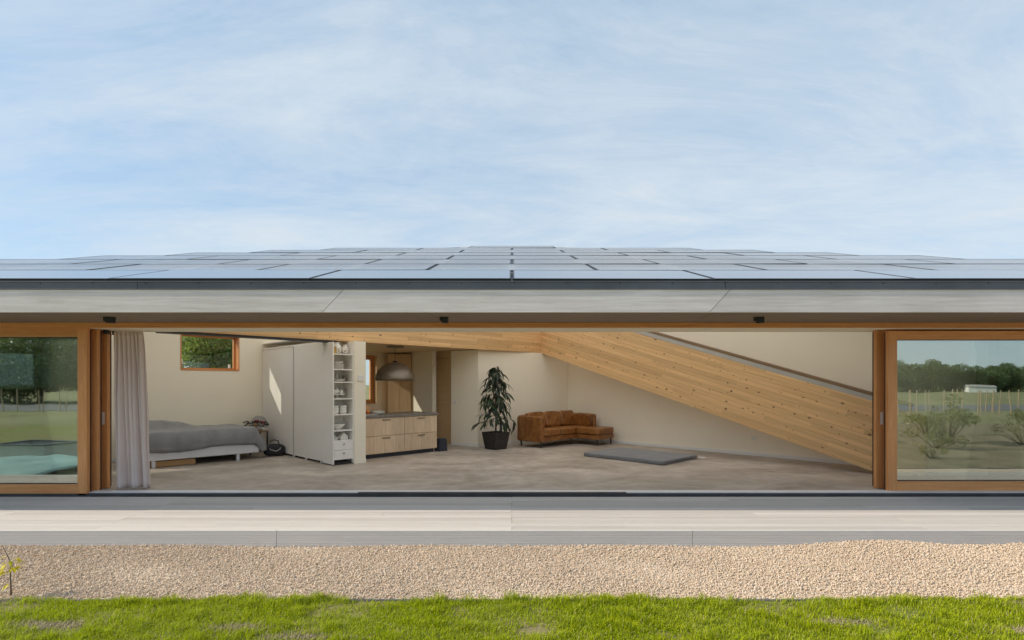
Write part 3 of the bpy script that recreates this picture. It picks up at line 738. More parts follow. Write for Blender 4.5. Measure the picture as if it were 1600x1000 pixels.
hm = MB().prism_xz([(-.08, 0), (.08, 0), (.08, .07), (0, .15), (-.08, .07)], -.06, .06)
o = part('butter_dish', hm, M['ceramic'], wframe=WF @ Matrix.Translation((.29, .15, SH[6] + .001)), bevel=.006); tag(o, 'white house-shaped dish at the right of the lowest shelf', 'dish')
o = part('thermostat', MB().box(-.055, .055, -.02, 0, -.06, .06), M['switch'], wframe=FR(-3.5, 10.6, 1.72, 45) @ Matrix.Translation((.585, -.021, 0)), bevel=.006); tag(o, 'white square thermostat on the white post by the shelves', 'thermostat')
o = part('light_switch', MB().box(0, .09, -.012, 0, 0, .09), M['switch'], wframe=FR(-1.52, 14.205, 1.07, -30.2), bevel=.004); tag(o, 'white light switch on the wall stub left of the plant', 'switch')
o = part('wall_socket', MB().box(0, .10, .0, .012, 0, .08), M['switch'], wframe=WR @ Matrix.Translation((5.75, .002, .36)), bevel=.004); tag(o, 'white socket low on the wall under the sloping beam', 'socket')

# ------------------------------------------------------------------ kitchen island
isl = thing('kitchen_island', (-3.10, 11.50, 0), R(45), 'kitchen island with pale oak drawer fronts and a grey stone top', 'kitchen island')
part('carcass', MB().box(-.28, 1.87, .03, .92, .09, .868), M['oak_panel'], isl)
part('plinth', MB().box(-.25, 1.83, .07, .88, 0, .088), M['bin'], isl)
part('worktop', MB().box(-.30, 1.905, -.02, .95, .870, .922), M['stone'], isl, bevel=.004)
for c0, c1 in ((-.26, .965), (.972, 1.872)):
    for z0, z1 in ((.095, .470), (.478, .862)):
        dw = part('drawer', MB().box(c0, c1, .016, .030, z0, z1), M['oak_panel'], isl)
        n = 5 if c0 < 0 else 4; e = c0; ws = RNG.uniform(.7, 1.35, n); ws = ws / ws.sum() * (c1 - c0)
        for q in ws:
            part('plank', MB().box(e + .0008, e + q - .0008, -.004 + RNG.uniform(-.0008, .0008), .0155, z0 + .001, z1 - .001), M['oak'], dw, bevel=.0015); e += q
        hc = (max(c0, .03) + c1) / 2 + .0
        part('handle', MB().box(hc - .1, hc + .1, -.022, -.006, z1 - .052, z1 - .034), M['dark_metal'], dw, bevel=.003)
IF = FR(-3.10, 11.50, .9235, 45)
def on_top(name, mb, mat, lx, ly, dz, label, cat, group=None, smooth=True, bevel=0, rz=0):
    o = part(name, mb, M[mat], wframe=IF @ Matrix.Translation((lx, ly, dz)) @ Matrix.Rotation(rz, 4, 'Z'), smooth=smooth, bevel=bevel); return tag(o, label, cat, group)
on_top('tray', MB().box(-.22, .22, -.16, .16, 0, .02), 'steel', .12, .22, 0, 'grey tray at the left end of the island top', 'tray', smooth=False, bevel=.004)
on_top('bread_bin', MB().prism_yz([(-.1, 0), (.1, 0), (.1, .17), (.07, .2), (-.07, .2), (-.1, .17)], -.17, .17), 'storage_wood', .12, .42, .001, 'wooden bread box on the island behind the tray', 'bread box', smooth=False, bevel=.006)
ball = [(.002, 0), (.03, .008), (.042, .042), (.03, .076), (.002, .084)]
for lx, ly, lab in ((.03, .18, 'orange at the left of the tray'), (.13, .15, 'orange in the middle of the tray'), (.09, .26, 'orange at the back of the tray')):
    on_top('orange', MB().lathe(ball, seg=14), 'orange', lx, ly, .021, lab, 'orange', 'oranges on the tray')
on_top('serving_board', MB().box(-.18, .18, -.11, .11, 0, .02), 'storage_wood', .42, .62, .09, 'wooden board lying across the white dish', 'board', smooth=False, bevel=.004)
on_top('dish', MB().lathe([(.12, 0), (.13, .01), (.19, .05), (.185, .05), (.12, .012), (0, .01)], seg=24), 'ceramic', .45, .30, 0, 'lower wide white dish on the island top', 'dish')
on_top('dish', MB().lathe([(.1, 0), (.11, .01), (.165, .05), (.16, .05), (.1, .012), (0, .01)], seg=24), 'ceramic', .47, .31, .03, 'upper white dish nested in the wide dish', 'dish')
on_top('dish', MB().lathe([(.1, 0), (.1, .07), (.16, .088), (.155, .0885), (.09, .075), (0, .07)], seg=24), 'ceramic', .42, .62, 0, 'white dish under the wooden board', 'dish')
o = part('waste_bin', MB().prism_xz([(-.12, 0), (.12, 0), (.10, .30), (-.10, .30)], -.1, .1), M['bin'], wframe=FR(-1.70, 12.98, 0, 45), bevel=.01); tag(o, 'small blue-black bin at the right end of the island', 'bin')
tc_ = thing('tall_cabinet', (-3.50, 15.28, 0), R(-6), 'tall oak-fronted cabinet against the back of the kitchen', 'cabinet')
part('body', MB().box(0, .66, .02, .5, 0, 2.44), M['oak_panel'], tc_)
part('door', MB().box(.003, .328, 0, .018, .9, 2.43), M['oak_panel'], tc_, bevel=.002); part('door', MB().box(.332, .657, 0, .018, .9, 2.43), M['oak_panel'], tc_, bevel=.002)
part('base_panel', MB().box(.003, .657, 0, .018, .02, .895), M['oak_panel'], tc_, bevel=.002)

# pendant
pd = thing('pendant_lamp', (-2.72, 12.62, 2.488), 0, 'large bronze half-dome pendant lamp hanging over the island', 'lamp')
dome = [(0, -.385)]
outer = [(.455 * math.sin(t), -.80 + .42 * math.cos(t)) for t in [R(a) for a in range(6, 91, 7)]] + [(.455, -.80), (.46, -.81), (.45, -.81)]
inner = [(.440 * math.sin(t), -.805 + .40 * math.cos(t)) for t in [R(a) for a in range(90, 5, -7)]] + [(0, -.41)]
part('lamp_shade', MB().lathe([(0, -.38)] + outer + inner, seg=40), M['dark_metal'], pd, smooth=True)
part('cord', MB().tube([(0, 0, -.03), (0, 0, -.36)], .005), M['black'], pd)
part('cap', MB().lathe([(.05, -.40), (.055, -.37), (.03, -.35), (.01, -.345)], seg=16), M['black'], pd, smooth=True)
part('ceiling_rose', MB().lathe([(.20, 0), (.20, -.03), (.17, -.045), (.0, -.045)][::-1], seg=28), M['dark_metal'], pd, smooth=False)
part('bulb', MB().lathe([(.002, -.66), (.045, -.64), (.055, -.60), (.04, -.55), (.02, -.50), (.02, -.42)], seg=14), M['white_trim'], pd, smooth=True)

# ------------------------------------------------------------------ bed and things by it
BEDF = (-5.42, 11.65)
bed = thing('bed', (*BEDF, 0), R(45), 'low white upholstered bed with a grey blanket along the left wall', 'bed')
# local: x from -2.12 to 0 (foot at 0), y from 0 (front) to 1.5 (wall)
part('base', MB().box(-2.12, 0, 0, 1.48, .135, .34), M['bed_white'], bed, bevel=.02)
part('mattress', MB().cushion((-1.06, .74, .49), (1.04, .72, .145), 9, 10, .02), M['bed_white'], bed, smooth=True)
for lx, ly in ((-1.93, .06), (-.42, .06), (-1.93, 1.4), (-.42, 1.4)): part('leg', MB().box(lx - .03, lx + .03, ly - .03, ly + .03, 0, .134), M['bed_white'], bed, bevel=.006)
bl = MB(); NX, NY = 64, 44
xs = np.linspace(-2.13, .22, NX); ys = np.linspace(-.16, 1.42, NY)
def blanket_z(x, y):
    z = .655 + .012 * mnoise.noise(Vector((x * 3, y * 3, 1))) + .018 * mnoise.noise(Vector((x * 1.2, y * 1.5, 4)))
    z += .007 * mnoise.noise(Vector((x * 7, y * 4, 9))) + .005 * mnoise.noise(Vector((x * 15, y * 11, 2)))
    z += .17 * math.exp(-((y - 1.12) / .25) ** 2) * (1 / (1 + math.exp((x + 1.15) * 7))) * (1 + .15 * mnoise.noise(Vector((x * 4, 0, 7))))
    return z
vs = []
for j, y in enumerate(ys):
    for i, x in enumerate(xs):
        px_, py_, pz = x, y, blanket_z(min(x, -.06), max(y, .02))
        if y < .03:    # front drape
            t = (.03 - y) / .19; pz -= .03 * min(1, t * 6) + .31 * t * (1 + .10 * math.sin(x * 3.2 + .5)); py_ = .03 - .055 * min(1, t * 2.5) - .012 * math.sin(x * 9) * t
        if x > -.06:   # foot drape
            t = (x + .06) / .28; pz -= .04 * min(1, t * 5) + .40 * t * (1 + .08 * math.sin(y * 5)); px_ = -.06 + .15 * min(1, t * 1.6) + .02 * math.sin(y * 7) * t + (.05 * t if y < .1 else 0)
        pz = max(pz, .165 + .01 * math.sin(x * 6 + y * 5))
        vs.append((px_, py_, pz))
bl.add(vs, [(j * NX + i, j * NX + i + 1, (j + 1) * NX + i + 1, (j + 1) * NX + i) for j in range(NY - 1) for i in range(NX - 1)])
bo = part('blanket', bl, M['blanket'], bed, smooth=True)
so = bo.modifiers.new('thickness', 'SOLIDIFY'); so.thickness = .018; so.offset = 1
hem = [vs[i] for i in range(NX)]
part('hem', MB().tube([(p[0], p[1] - .006, p[2]) for p in hem[::2]], .009, 6), M['hem'], bo, smooth=True)
for lx, s in ((-1.82, 0), ): part('pillow', MB().cushion((lx + .05, 1.12, .70), (.28, .24, .075), 3.2, 8, .2, 3), M['bed_white'], bed, smooth=True)
o = part('storage_box', MB().box(-1.98, -1.20, .10, .9, .005, .11), M['storage_wood'], wframe=FR(*BEDF, 0, 45), bevel=.004); tag(o, 'flat wooden storage box under the bed', 'box')
st = thing('side_table', (-5.93, 12.52, 0), R(45), 'small dark side table in the corner behind the bed foot', 'table')
part('tabletop', MB().box(-.22, .22, -.26, .26, .50, .525), M['brown'], st, bevel=.003)
for a in (-.19, .19):
    for c in (-.23, .23): part('leg', MB().box(a - .015, a + .015, c - .015, c + .015, 0, .499), M['black'], st)
SF = FR(-5.93, 12.52, .526, 45)
def bunch(name, lx, ly, n, r, h, mat, label, cat, potted=True):
    t_ = thing(name, (SF @ Vector((lx, ly, 0)))[:], R(45), label, cat)
    part('pot', MB().lathe([(.03, 0), (.045, .07), (.04, .07), (.0, .06)], seg=14), M['ceramic' if mat == 'flower' else 'pot'], t_, smooth=True)
    lf = MB()
    for k in range(n):
        a = RNG.uniform(0, 6.28); rr = r * math.sqrt(RNG.uniform(0, 1)); z = .07 + h * RNG.uniform(.2, 1)
        p = Vector((rr * math.cos(a), rr * math.sin(a), z)); s = .028; u_ = Vector(RNG.normal(size=3)).normalized(); v_ = u_.cross(Vector(RNG.normal(size=3))).normalized()
        lf.add([p - u_ * s, p + v_ * s * .6, p + u_ * s, p - v_ * s * .6], [(0, 1, 2, 3)])
    f_ = part('foliage', lf, M['houseplant'], t_); f_['kind'] = 'stuff'
    if mat == 'flower':
        fl = MB()
        for k in range(7):
            a = RNG.uniform(0, 6.28); rr = r * .8 * math.sqrt(RNG.uniform(0, 1)); fl.lathe([(.002, -.02), (.026, 0), (.018, .02), (.002, .022)], (rr * math.cos(a), rr * math.sin(a), .07 + h * RNG.uniform(.6, 1.05)), 8)
        f_ = part('blossoms', fl, M['flower'], t_, smooth=True); f_['kind'] = 'stuff'
bunch('flower_pot', .06, .14, 40, .09, .14, 'flower', 'white pot of dark red flowers on the corner side table', 'flowers')
bunch('house_plant', -.12, .16, 40, .08, .15, 'leaf', 'small dark green plant at the wall side of the corner table', 'plant')
bunch('flower_pot', .14, -.16, 46, .11, .13, 'flower', 'pot of trailing red flowers at the wardrobe side of the corner table', 'flowers')
o = part('round_mirror', MB().lathe([(.19, 0), (.19, .012), (.0, .012)], seg=32), M['steel'], wframe=FR(-6.0, 12.86, .66, 45) @ Matrix.Rotation(R(82), 4, 'X')); tag(o, 'round pale mirror leaning behind the flowers in the corner', 'mirror')
o = part('wooden_figure', MB().lathe([(.035, 0), (.05, .03), (.03, .08), (.04, .13), (.025, .17), (0, .175)], seg=12), M['brown'], wframe=SF @ Matrix.Translation((.0, -.03, .001)), smooth=True); tag(o, 'small dark wooden figure between the flower pots', 'ornament')
bg_ = thing('bag', (-5.30, 12.10, 0), R(30), 'black soft bag slumped on the floor between bed and wardrobe', 'bag')
part('body', MB().cushion((0, 0, .13), (.22, .13, .125), 3.2, 9, .1, 5), M['bag'], bg_, smooth=True)
part('handle', MB().tube([(-.1, 0, .24), (-.08, -.02, .33), (.0, -.03, .36), (.08, -.02, .33), (.1, 0, .24)], .012, 6), M['bag'], bg_, smooth=True)
part('handle', MB().tube([(-.1, -.08, .2), (-.1, -.16, .16), (.02, -.19, .12), (.1, -.16, .16), (.12, -.08, .2)], .01, 6), M['steel'], bg_, smooth=True)

# ------------------------------------------------------------------ curtain at the left of the opening
cu = MB(); NXc, NZc = 90, 30
for side in (0,):
    for j in range(NZc + 1):
        tz = j / NZc; z = 2.40 - tz * 2.385
        for i in range(NXc + 1):
            s = i / NXc; fl_ = .5 + .5 * math.sin(tz * 2.2 - .4)
            x0_, x1_ = -6.07 + .02 * tz, -5.67 + .09 * tz ** .6 + .06 * tz
            x = x0_ + (x1_ - x0_) * s
            ph = s * 15 * math.pi + .8 * math.sin(tz * 1.6 + s * 6)
            amp = .028 + .034 * (1 - math.exp(-tz * 3.5))
            y = 8.27 + .06 * s + amp * math.sin(ph) * (1 - .45 * tz + .2 * math.sin(s * 9)) + .05 * tz * math.sin(s * 5.5 * math.pi + 1.1) + .02 * mnoise.noise(Vector((s * 8, tz * 3, 2)))
            x += .010 * math.sin(ph * .5 + 1.3) * tz + .015 * tz * math.sin(ph + 1.2)
            cu.v.append((x, y, z))
W1 = NXc + 1
for j in range(NZc):
    for i in range(NXc): cu.f.append((j * W1 + i, j * W1 + i + 1, (j + 1) * W1 + i + 1, (j + 1) * W1 + i)); cu.mi.append(0)
co = part('curtain', cu, M['curtain'], wframe=I4, smooth=True)
so = co.modifiers.new('thickness', 'SOLIDIFY'); so.thickness = .004
tag(co, 'pale pink floor-length curtain gathered at the left of the opening', 'curtain')

# ------------------------------------------------------------------ sofa
sf = thing('sofa', (.713, 13.44, 0), R(45), 'cognac leather corner sofa with chaise end on thin black legs', 'sofa')
# local: x along u 0..2.17 ; y 0 front .. .82 back ; chaise to y=-.69 at x 1.42..2.17
rb = lambda *a: MB().box(*a)
part('base', MB().prism([(0.02, .012), (1.44, .012), (1.44, -.68), (2.155, -.68), (2.155, .80), (.02, .80)], .155, .285), M['leather'], sf, bevel=.018, smooth=True)
part('armrest', MB().cushion((.065, .41, .465), (.065, .42, .315), 16, 12, .01, 1), M['leather'], sf, smooth=True)
part('armrest', MB().cushion((2.105, .36, .465), (.065, .46, .315), 16, 12, .01, 2), M['leather'], sf, smooth=True)
part('backrest', MB().cushion((1.09, .765, .47), (1.075, .065, .33), 18, 14, .01, 3), M['leather'], sf, smooth=True)
part('seat_cushion', MB().cushion((.445, .36, .372), (.315, .39, .085), 11, 12, .10, 4), M['leather'], sf, smooth=True)
part('seat_cushion', MB().cushion((1.08, .36, .372), (.315, .39, .085), 11, 12, .10, 5), M['leather'], sf, smooth=True)
part('chaise_cushion', MB().cushion((1.775, .0, .372), (.385, .71, .085), 13, 13, .08, 6), M['leather'], sf, smooth=True)
for cx_, w_, s in ((.45, .315, 7), (1.09, .315, 8), (1.70, .29, 9)):
    o = part('back_cushion', MB().cushion((0, 0, 0), (w_, .10, .205), 7, 12, .04, s), M['leather'], sf, smooth=True)
    o.matrix_basis = Matrix.Translation((cx_, .60, .655)) @ Matrix.Rotation(R(-14), 4, 'X')
o = part('armrest_cushion', MB().cushion((0, 0, 0), (.085, .31, .17), 8, 10, .05, 11), M['leather'], sf, smooth=True); o.matrix_basis = Matrix.Translation((1.955, .22, .625)) @ Matrix.Rotation(R(-8), 4, 'Y')
for lx, ly in ((.07, .06), (.07, .74), (1.50, -.62), (2.10, -.62), (2.10, .74), (1.3, .08)):
    part('leg', MB().lathe([(.016, 0), (.024, .156)], (lx, ly, 0), 10), M['black'], sf)
o = part('floor_mat', MB().prism([(0, 0), (1.96, 0), (1.96, 1.44), (0, 1.44)], .002, .085), M['mat'], wframe=FR(1.58, 12.02, 0, -45), bevel=.022, smooth=True); tag(o, 'thick grey folding mat lying on the concrete floor', 'mat')
part('zip', MB().tube([(1.963, .2 + k * .06, .045) for k in range(18)], .004, 5), M['black'], o)
o = part('floor_socket', MB().lathe([(.07, 0), (.07, .008), (.05, .012), (0, .012)], seg=20), M['switch'], wframe=FR(4.12, 11.75, .001)); tag(o, 'small round white floor socket beside the grey mat', 'socket')

# ------------------------------------------------------------------ potted plant
pt = thing('potted_plant', (-.40, 13.38, 0), R(45), 'tall dark green indoor tree with drooping leaves in a square black pot', 'plant')
pv = []; a_, b_ = .19, .30
pot = MB().add([(-a_, -a_, 0), (a_, -a_, 0), (a_, a_, 0), (-a_, a_, 0), (-b_ + .05, -b_ + .05, .42), (b_ - .05, -b_ + .05, .42), (b_ - .05, b_ - .05, .42), (-b_ + .05, b_ - .05, .42),
                (-.22, -.22, .42), (.22, -.22, .42), (.22, .22, .42), (-.22, .22, .42), (-.21, -.21, .37), (.21, -.21, .37), (.21, .21, .37), (-.21, .21, .37)],
               [(3, 2, 1, 0)] + [(i, (i + 1) % 4, 4 + (i + 1) % 4, 4 + i) for i in range(4)] + [(4 + i, 4 + (i + 1) % 4, 8 + (i + 1) % 4, 8 + i) for i in range(4)] + [(8 + i, 8 + (i + 1) % 4, 12 + (i + 1) % 4, 12 + i) for i in range(4)])
part('pot', pot, M['pot'], pt, bevel=.012)
part('soil', MB().box(-.2095, .2095, -.2095, .2095, .34, .385), M['soil'], pt)
part('trunk', MB().tube([(0, 0, .38), (.01, .0, .8), (-.012, .01, 1.2), (.01, 0, 1.6), (0, 0, 1.95)], [.022, .02, .016, .012, .006], 8), M['bark'], pt, smooth=True)
lms = []
for q in range(4):
    l_, w_ = .235 + .03 * q, .026 + .003 * q; m_ = MB(); n = 6; bend = .35 + .25 * q
    for i in range(n + 1):
        t = i / n; ww = w_ * math.sin(math.pi * min(1, t * .93 + .05)) ** .8 if i < n else .001
        a = bend * t; x = l_ * (t - .12 * bend * t * t); z = -l_ * .42 * bend * t * t
        m_.v += [(x, -ww, z + ww * .25), (x, 0, z), (x, ww, z + ww * .25)]
    for i in range(n):
        for k in (0, 1): m_.f.append((3 * i + k, 3 * i + 3 + k, 3 * i + 4 + k, 3 * i + 1 + k)); m_.mi.append(0)
    lms.append(m_.mesh('leaf', M['houseplant'], smooth=True))
nl = 0
for k in range(46):
    z0 = .62 + 1.32 * (k / 45) ** .92; a = k * 2.4 + RNG.uniform(-.3, .3)
    tt_ = (z0 - .62) / 1.36
    reach = (.40 * (1 - tt_) ** .75 + .05 + .07 * math.sin(k * 1.7)) * RNG.uniform(.75, 1.12)
    tip = Vector((reach * math.cos(a), reach * math.sin(a), z0 + .10 + .08 * RNG.uniform(-1, 1) - .18 * (1 - tt_)))
    part('branch', MB().tube([(0, 0, z0), Vector((tip.x * .5, tip.y * .5, (z0 + tip.z) / 2 + .05)), tip], [.006, .005, .003], 5), M['bark'], pt, smooth=True)
    for j in range(6):
        if nl >= 290: break
        s = .25 + .75 * j / 5; p = Vector((0, 0, z0)).lerp(tip, s) + Vector((0, 0, .04 * math.sin(math.pi * s)))
        yaw = a + RNG.uniform(-1.25, 1.25); pitch_ = R(RNG.uniform(8, 68))
        fr = Matrix.Translation(p) @ Matrix.Rotation(yaw, 4, 'Z') @ Matrix.Rotation(pitch_, 4, 'Y') @ Matrix.Rotation(RNG.uniform(-.6, .6), 4, 'X') @ Matrix.Scale(RNG.uniform(.75, 1.12), 4)
        link('leaf', lms[int(RNG.integers(4))], pt, frame=fr); nl += 1

# ------------------------------------------------------------------ gravel pebbles and grass (stuff)
def ico_base():
    bm = bmesh.new(); bmesh.ops.create_icosphere(bm, subdivisions=1, radius=1)
    bm.verts.ensure_lookup_table(); v = np.array([x.co[:] for x in bm.verts]); f = np.array([[q.index for q in fc.verts] for fc in bm.faces]); bm.free(); return v, f
iv, ifc = ico_base()
def gravel_height(x, y):
    b = np.exp(-((x - 4.1) / .75) ** 2) * .055 + np.exp(-((x - 6.2) / .6) ** 2) * .05
    return b * np.clip((y - 4.9) / 1.1, 0, 1) + .012 * np.sin(x * 1.9 + y) * np.sin(y * 3.1 + x * .6)
def scatter_pebbles(n, x0, x1, y0, y1, smin, smax):
    x = RNG.uniform(x0, x1, n); y = RNG.uniform(y0, y1, n); s = RNG.uniform(smin, smax, n) * RNG.choice([.75, 1, 1, 1.25], n)
    sc = RNG.uniform(.6, 1.25, (n, 3)) * s[:, None]; sc[:, 2] *= .75
    q = RNG.normal(size=(n, 4)); q /= np.linalg.norm(q, axis=1)[:, None]; a, b, c, d_ = q.T
    Rm = np.stack([np.stack([1 - 2 * (c * c + d_ * d_), 2 * (b * c - a * d_), 2 * (b * d_ + a * c)], 1), np.stack([2 * (b * c + a * d_), 1 - 2 * (b * b + d_ * d_), 2 * (c * d_ - a * b)], 1), np.stack([2 * (b * d_ - a * c), 2 * (c * d_ + a * b), 1 - 2 * (b * b + c * c)], 1)], 1)
    base = iv[None] * (1 + RNG.uniform(-.22, .22, (n, 12, 1)))
    v = np.einsum('nij,nkj->nki', Rm, base * sc[:, None, :])
    z = Z_GRAVEL + gravel_height(x, y) + RNG.uniform(-.004, .010, n)
    v += np.stack([x, y, z], 1)[:, None, :]
    f = ifc[None] + (np.arange(n) * 12)[:, None, None]
    return v.reshape(-1, 3), f.reshape(-1, 3)
v, f = scatter_pebbles(95000, -6.4, 6.4, 4.60, 6.118, .0052, .0094)
o = link('gravel', np_mesh('gravel', v, None, M['pebble'], f)); tag(o, 'beige and brown gravel stones between deck and lawn', 'gravel', kind='stuff')
# the bank of gravel heaped against the right of the deck
gx = np.linspace(-7.5, 7.5, 120); gy = np.linspace(4.60, 6.118, 16)
gb = MB(); gb.v = [(x, y, Z_GRAVEL - .004 + float(gravel_height(np.array(x), np.array(y)))) for y in gy for x in gx]
gb.f = [(j * 120 + i, j * 120 + i + 1, (j + 1) * 120 + i + 1, (j + 1) * 120 + i) for j in range(15) for i in range(119)]; gb.mi = [0] * len(gb.f)
o = part('gravel_bed', gb, M['gravel'], smooth=True); tag(o, 'fine gravel filling under the loose stones', kind='structure')

def grass(n, x0, x1, y0, y1, h0, h1, bare=True):
    x = RNG.uniform(x0, x1, n); y = RNG.uniform(y0, y1, n)
    def fld(s, ph):
        return sum(np.sin(x * s * k1 + ph * k2 + 1.3 * np.sin(y * s * k3)) * np.cos(y * s * k2 * 1.1 + ph) for k1, k2, k3 in ((1, 1.3, .7), (2.1, 1.7, 1.9), (3.7, 4.1, 2.3))) / 3
    dens = fld(1.9, .4) + .5 * fld(5.1, 2.2)
    keep = np.ones(n, bool)
    if bare:
        spots = [(-4.05, 3.93, .34, .12), (-3.55, 4.1, .3, .06), (-1.55, 3.9, .35, .05), (-2.05, 4.05, .22, .05), (2.45, 4.15, .25, .04), (.2, 4.0, .10, .03), (3.9, 4.0, .3, .05), (-4.5, 4.52, .26, .06), (4.35, 4.5, .4, .06)]
        pb = np.zeros(n)
        for sx, sy, a, b in spots: pb += np.exp(-(((x - sx) / a) ** 2 + ((y - sy) / b) ** 2)) * .98
        pb += np.clip((-.05 - dens) * 1.3, 0, .72)
        keep = RNG.uniform(0, 1, n) > pb
    x, y = x[keep], y[keep]; dens = dens[keep]; n = len(x)
    edge_j = .035 * np.sin(x * 2.3) + .022 * np.sin(x * 7.7 + 1) + .018 * np.sin(x * 19.3) + RNG.normal(0, .012, n)
    k2 = y < 4.592 + edge_j; x, y, dens = x[k2], y[k2], dens[k2]; n = len(x)
    tuft = np.clip(np.sin(x * 11.3 + 2 * np.sin(y * 9.1)) * np.sin(y * 14.7 + 1.7 * np.sin(x * 6.1)) + .35 * np.sin(x * 31 + y * 17), 0, 1.3)
    h = RNG.uniform(h0, h1, n) * (1 + .3 * dens) * (.72 + .75 * tuft) * np.where(y > 4.47, 1.25, 1.0)
    yaw = RNG.uniform(0, 2 * np.pi, n); lean = np.abs(RNG.normal(.55, .42, n)); wd_ = RNG.uniform(.0014, .0030, n)
    dx, dy = np.cos(yaw), np.sin(yaw); sx, sy = -dy, dx
    V = np.zeros((n, 5, 3)); z0 = Z_LAWN - .012
    for i, (t, ww) in enumerate(((0, 1.), (.55, .85))):
        for j, sg in enumerate((-1, 1)):
            V[:, 2 * i + j, 0] = x + dx * h * lean * t ** 1.8 + sg * sx * wd_ * ww; V[:, 2 * i + j, 1] = y + dy * h * lean * t ** 1.8 + sg * sy * wd_ * ww
            V[:, 2 * i + j, 2] = z0 + h * t * (1 - .25 * lean * t)
    V[:, 4, 0] = x + dx * h * lean; V[:, 4, 1] = y + dy * h * lean; V[:, 4, 2] = z0 + h * np.clip(1 - .45 * lean, .3, 1)
    b = (np.arange(n) * 5)[:, None]
    return V.reshape(-1, 3), b + np.array([[0, 1, 3, 2]]), b + np.array([[2, 3, 4]])
gv, gq, gt = grass(262000, -6.6, 6.6, 3.45, 4.68, .018, .062)
o = link('grass', np_mesh('grass', gv, gq, M['blade'], gt)); tag(o, 'short bright green lawn grass with a few dry straws', 'grass', kind='stuff')

SPOTS = [(-4.05, 3.93, .34, .12), (-3.55, 4.1, .3, .06), (-1.55, 3.9, .35, .05), (-2.05, 4.05, .22, .05), (2.45, 4.15, .25, .04), (3.9, 4.0, .3, .05), (-4.5, 4.52, .26, .06), (4.35, 4.5, .4, .06)]
nS = 9000; wh = RNG.integers(0, len(SPOTS), nS); sp = np.array(SPOTS)[wh]
x = sp[:, 0] + RNG.normal(0, .75, nS) * sp[:, 2]; y = np.minimum(sp[:, 1] + RNG.normal(0, .9, nS) * sp[:, 3], 4.57); yaw = RNG.uniform(0, 6.28, nS); l = RNG.uniform(.012, .045, nS); ww = RNG.uniform(.0012, .0028, nS)
V = np.zeros((nS, 3, 3)); z0 = Z_LAWN - .008
V[:, 0] = np.stack([x - np.sin(yaw) * ww, y + np.cos(yaw) * ww, np.full(nS, z0)], 1); V[:, 1] = np.stack([x + np.sin(yaw) * ww, y - np.cos(yaw) * ww, np.full(nS, z0)], 1)
V[:, 2] = np.stack([x + np.cos(yaw) * l, y + np.sin(yaw) * l, z0 + RNG.uniform(.002, .03, nS)], 1)
M['straw'] = leafmat('dry_straw', (.30, .24, .13), (.58, .49, .30), .15, .8)
o = link('dry_grass', np_mesh('dry_grass', V.reshape(-1, 3), None, M['straw'], np.arange(nS * 3).reshape(-1, 3))); tag(o, 'dry tan straw lying on the bare patches of the lawn', 'dry grass', kind='stuff')
v, f = scatter_pebbles(2600, 0, 1, 0, 1, .003, .009)     # crumbs of soil on the same patches
wh = RNG.integers(0, len(SPOTS), 2600); sp = np.array(SPOTS)[wh]; off = np.stack([sp[:, 0] + RNG.normal(0, .6, 2600) * sp[:, 2], np.minimum(sp[:, 1] + RNG.normal(0, .7, 2600) * sp[:, 3], 4.56)], 1)
vv = v.reshape(2600, 12, 3); vv[:, :, :2] += (off - vv[:, :, :2].mean(1))[:, None, :]; vv[:, :, 2] += Z_LAWN - .008 - vv[:, :, 2].mean(1)[:, None]
o = link('soil_crumbs', np_mesh('soil_crumbs', vv.reshape(-1, 3), None, M['earth'], f)); tag(o, 'crumbs of brown soil on the bare patches of the lawn', 'soil', kind='stuff')

# small yellow sapling in the gravel at the far left
yp = thing('sapling', (-4.33, 4.66, -.22), 0, 'thin young sapling with yellow leaves at the left edge of the gravel', 'sapling')
part('stem', MB().tube([(.03, 0, 0), (.025, 0, .15), (.01, .01, .3), (-.05, .0, .44)], [.006, .005, .004, .002], 6), M['bark'], yp, smooth=True)
ll = MB()
ll.v = [(0, 0, 0), (.028, -.016, .004), (.03, 0, 0), (.028, .016, .004), (.068, 0, -.012)]; ll.f = [(0, 1, 2), (0, 2, 3), (1, 4, 2), (2, 4, 3)]; ll.mi = [0] * 4
lme = ll.mesh('leaf', M['yellowleaf'])
for k in range(22):
    z = [.30, .28, .26, .24, .22, .2, .33, .10][k % 8] + RNG.uniform(-.02, .02); a = RNG.uniform(0, 6.28)
    link('leaf', lme, yp, frame=Matrix.Translation((.02 + .02 * math.cos(a), .02 * math.sin(a), z)) @ Matrix.Rotation(a, 4, 'Z') @ Matrix.Rotation(R(RNG.uniform(-10, 50)), 4, 'Y') @ Matrix.Scale(RNG.uniform(.8, 1.4), 4))

# ------------------------------------------------------------------ trees, shrubs, stakes, garden things mirrored in the glass
def crown_mesh(name, lobes, n, size, mat):
    """many leaf-sized faces spread through overlapping lobes"""
    lob = np.array(lobes); wts = lob[:, 3] ** 3; which = RNG.choice(len(lob), n, p=wts / wts.sum())
    d_ = RNG.normal(size=(n, 3)); d_ /= np.linalg.norm(d_, axis=1)[:, None]; r = RNG.uniform(.35, 1.0, n) ** .6
    p = lob[which, :3] + d_ * (lob[which, 3] * r)[:, None] * np.array([1, 1, .9])
    a = RNG.normal(size=(n, 3)); a /= np.linalg.norm(a, axis=1)[:, None]; b = np.cross(a, RNG.normal(size=(n, 3))); b /= np.linalg.norm(b, axis=1)[:, None]
    s = (size * RNG.uniform(.6, 1.3, n))[:, None]
    V = np.stack([p - a * s, p + b * s * .5, p + a * s, p - b * s * .5], 1).reshape(-1, 3)
    return np_mesh(name, V, np.arange(n * 4).reshape(-1, 4), mat)
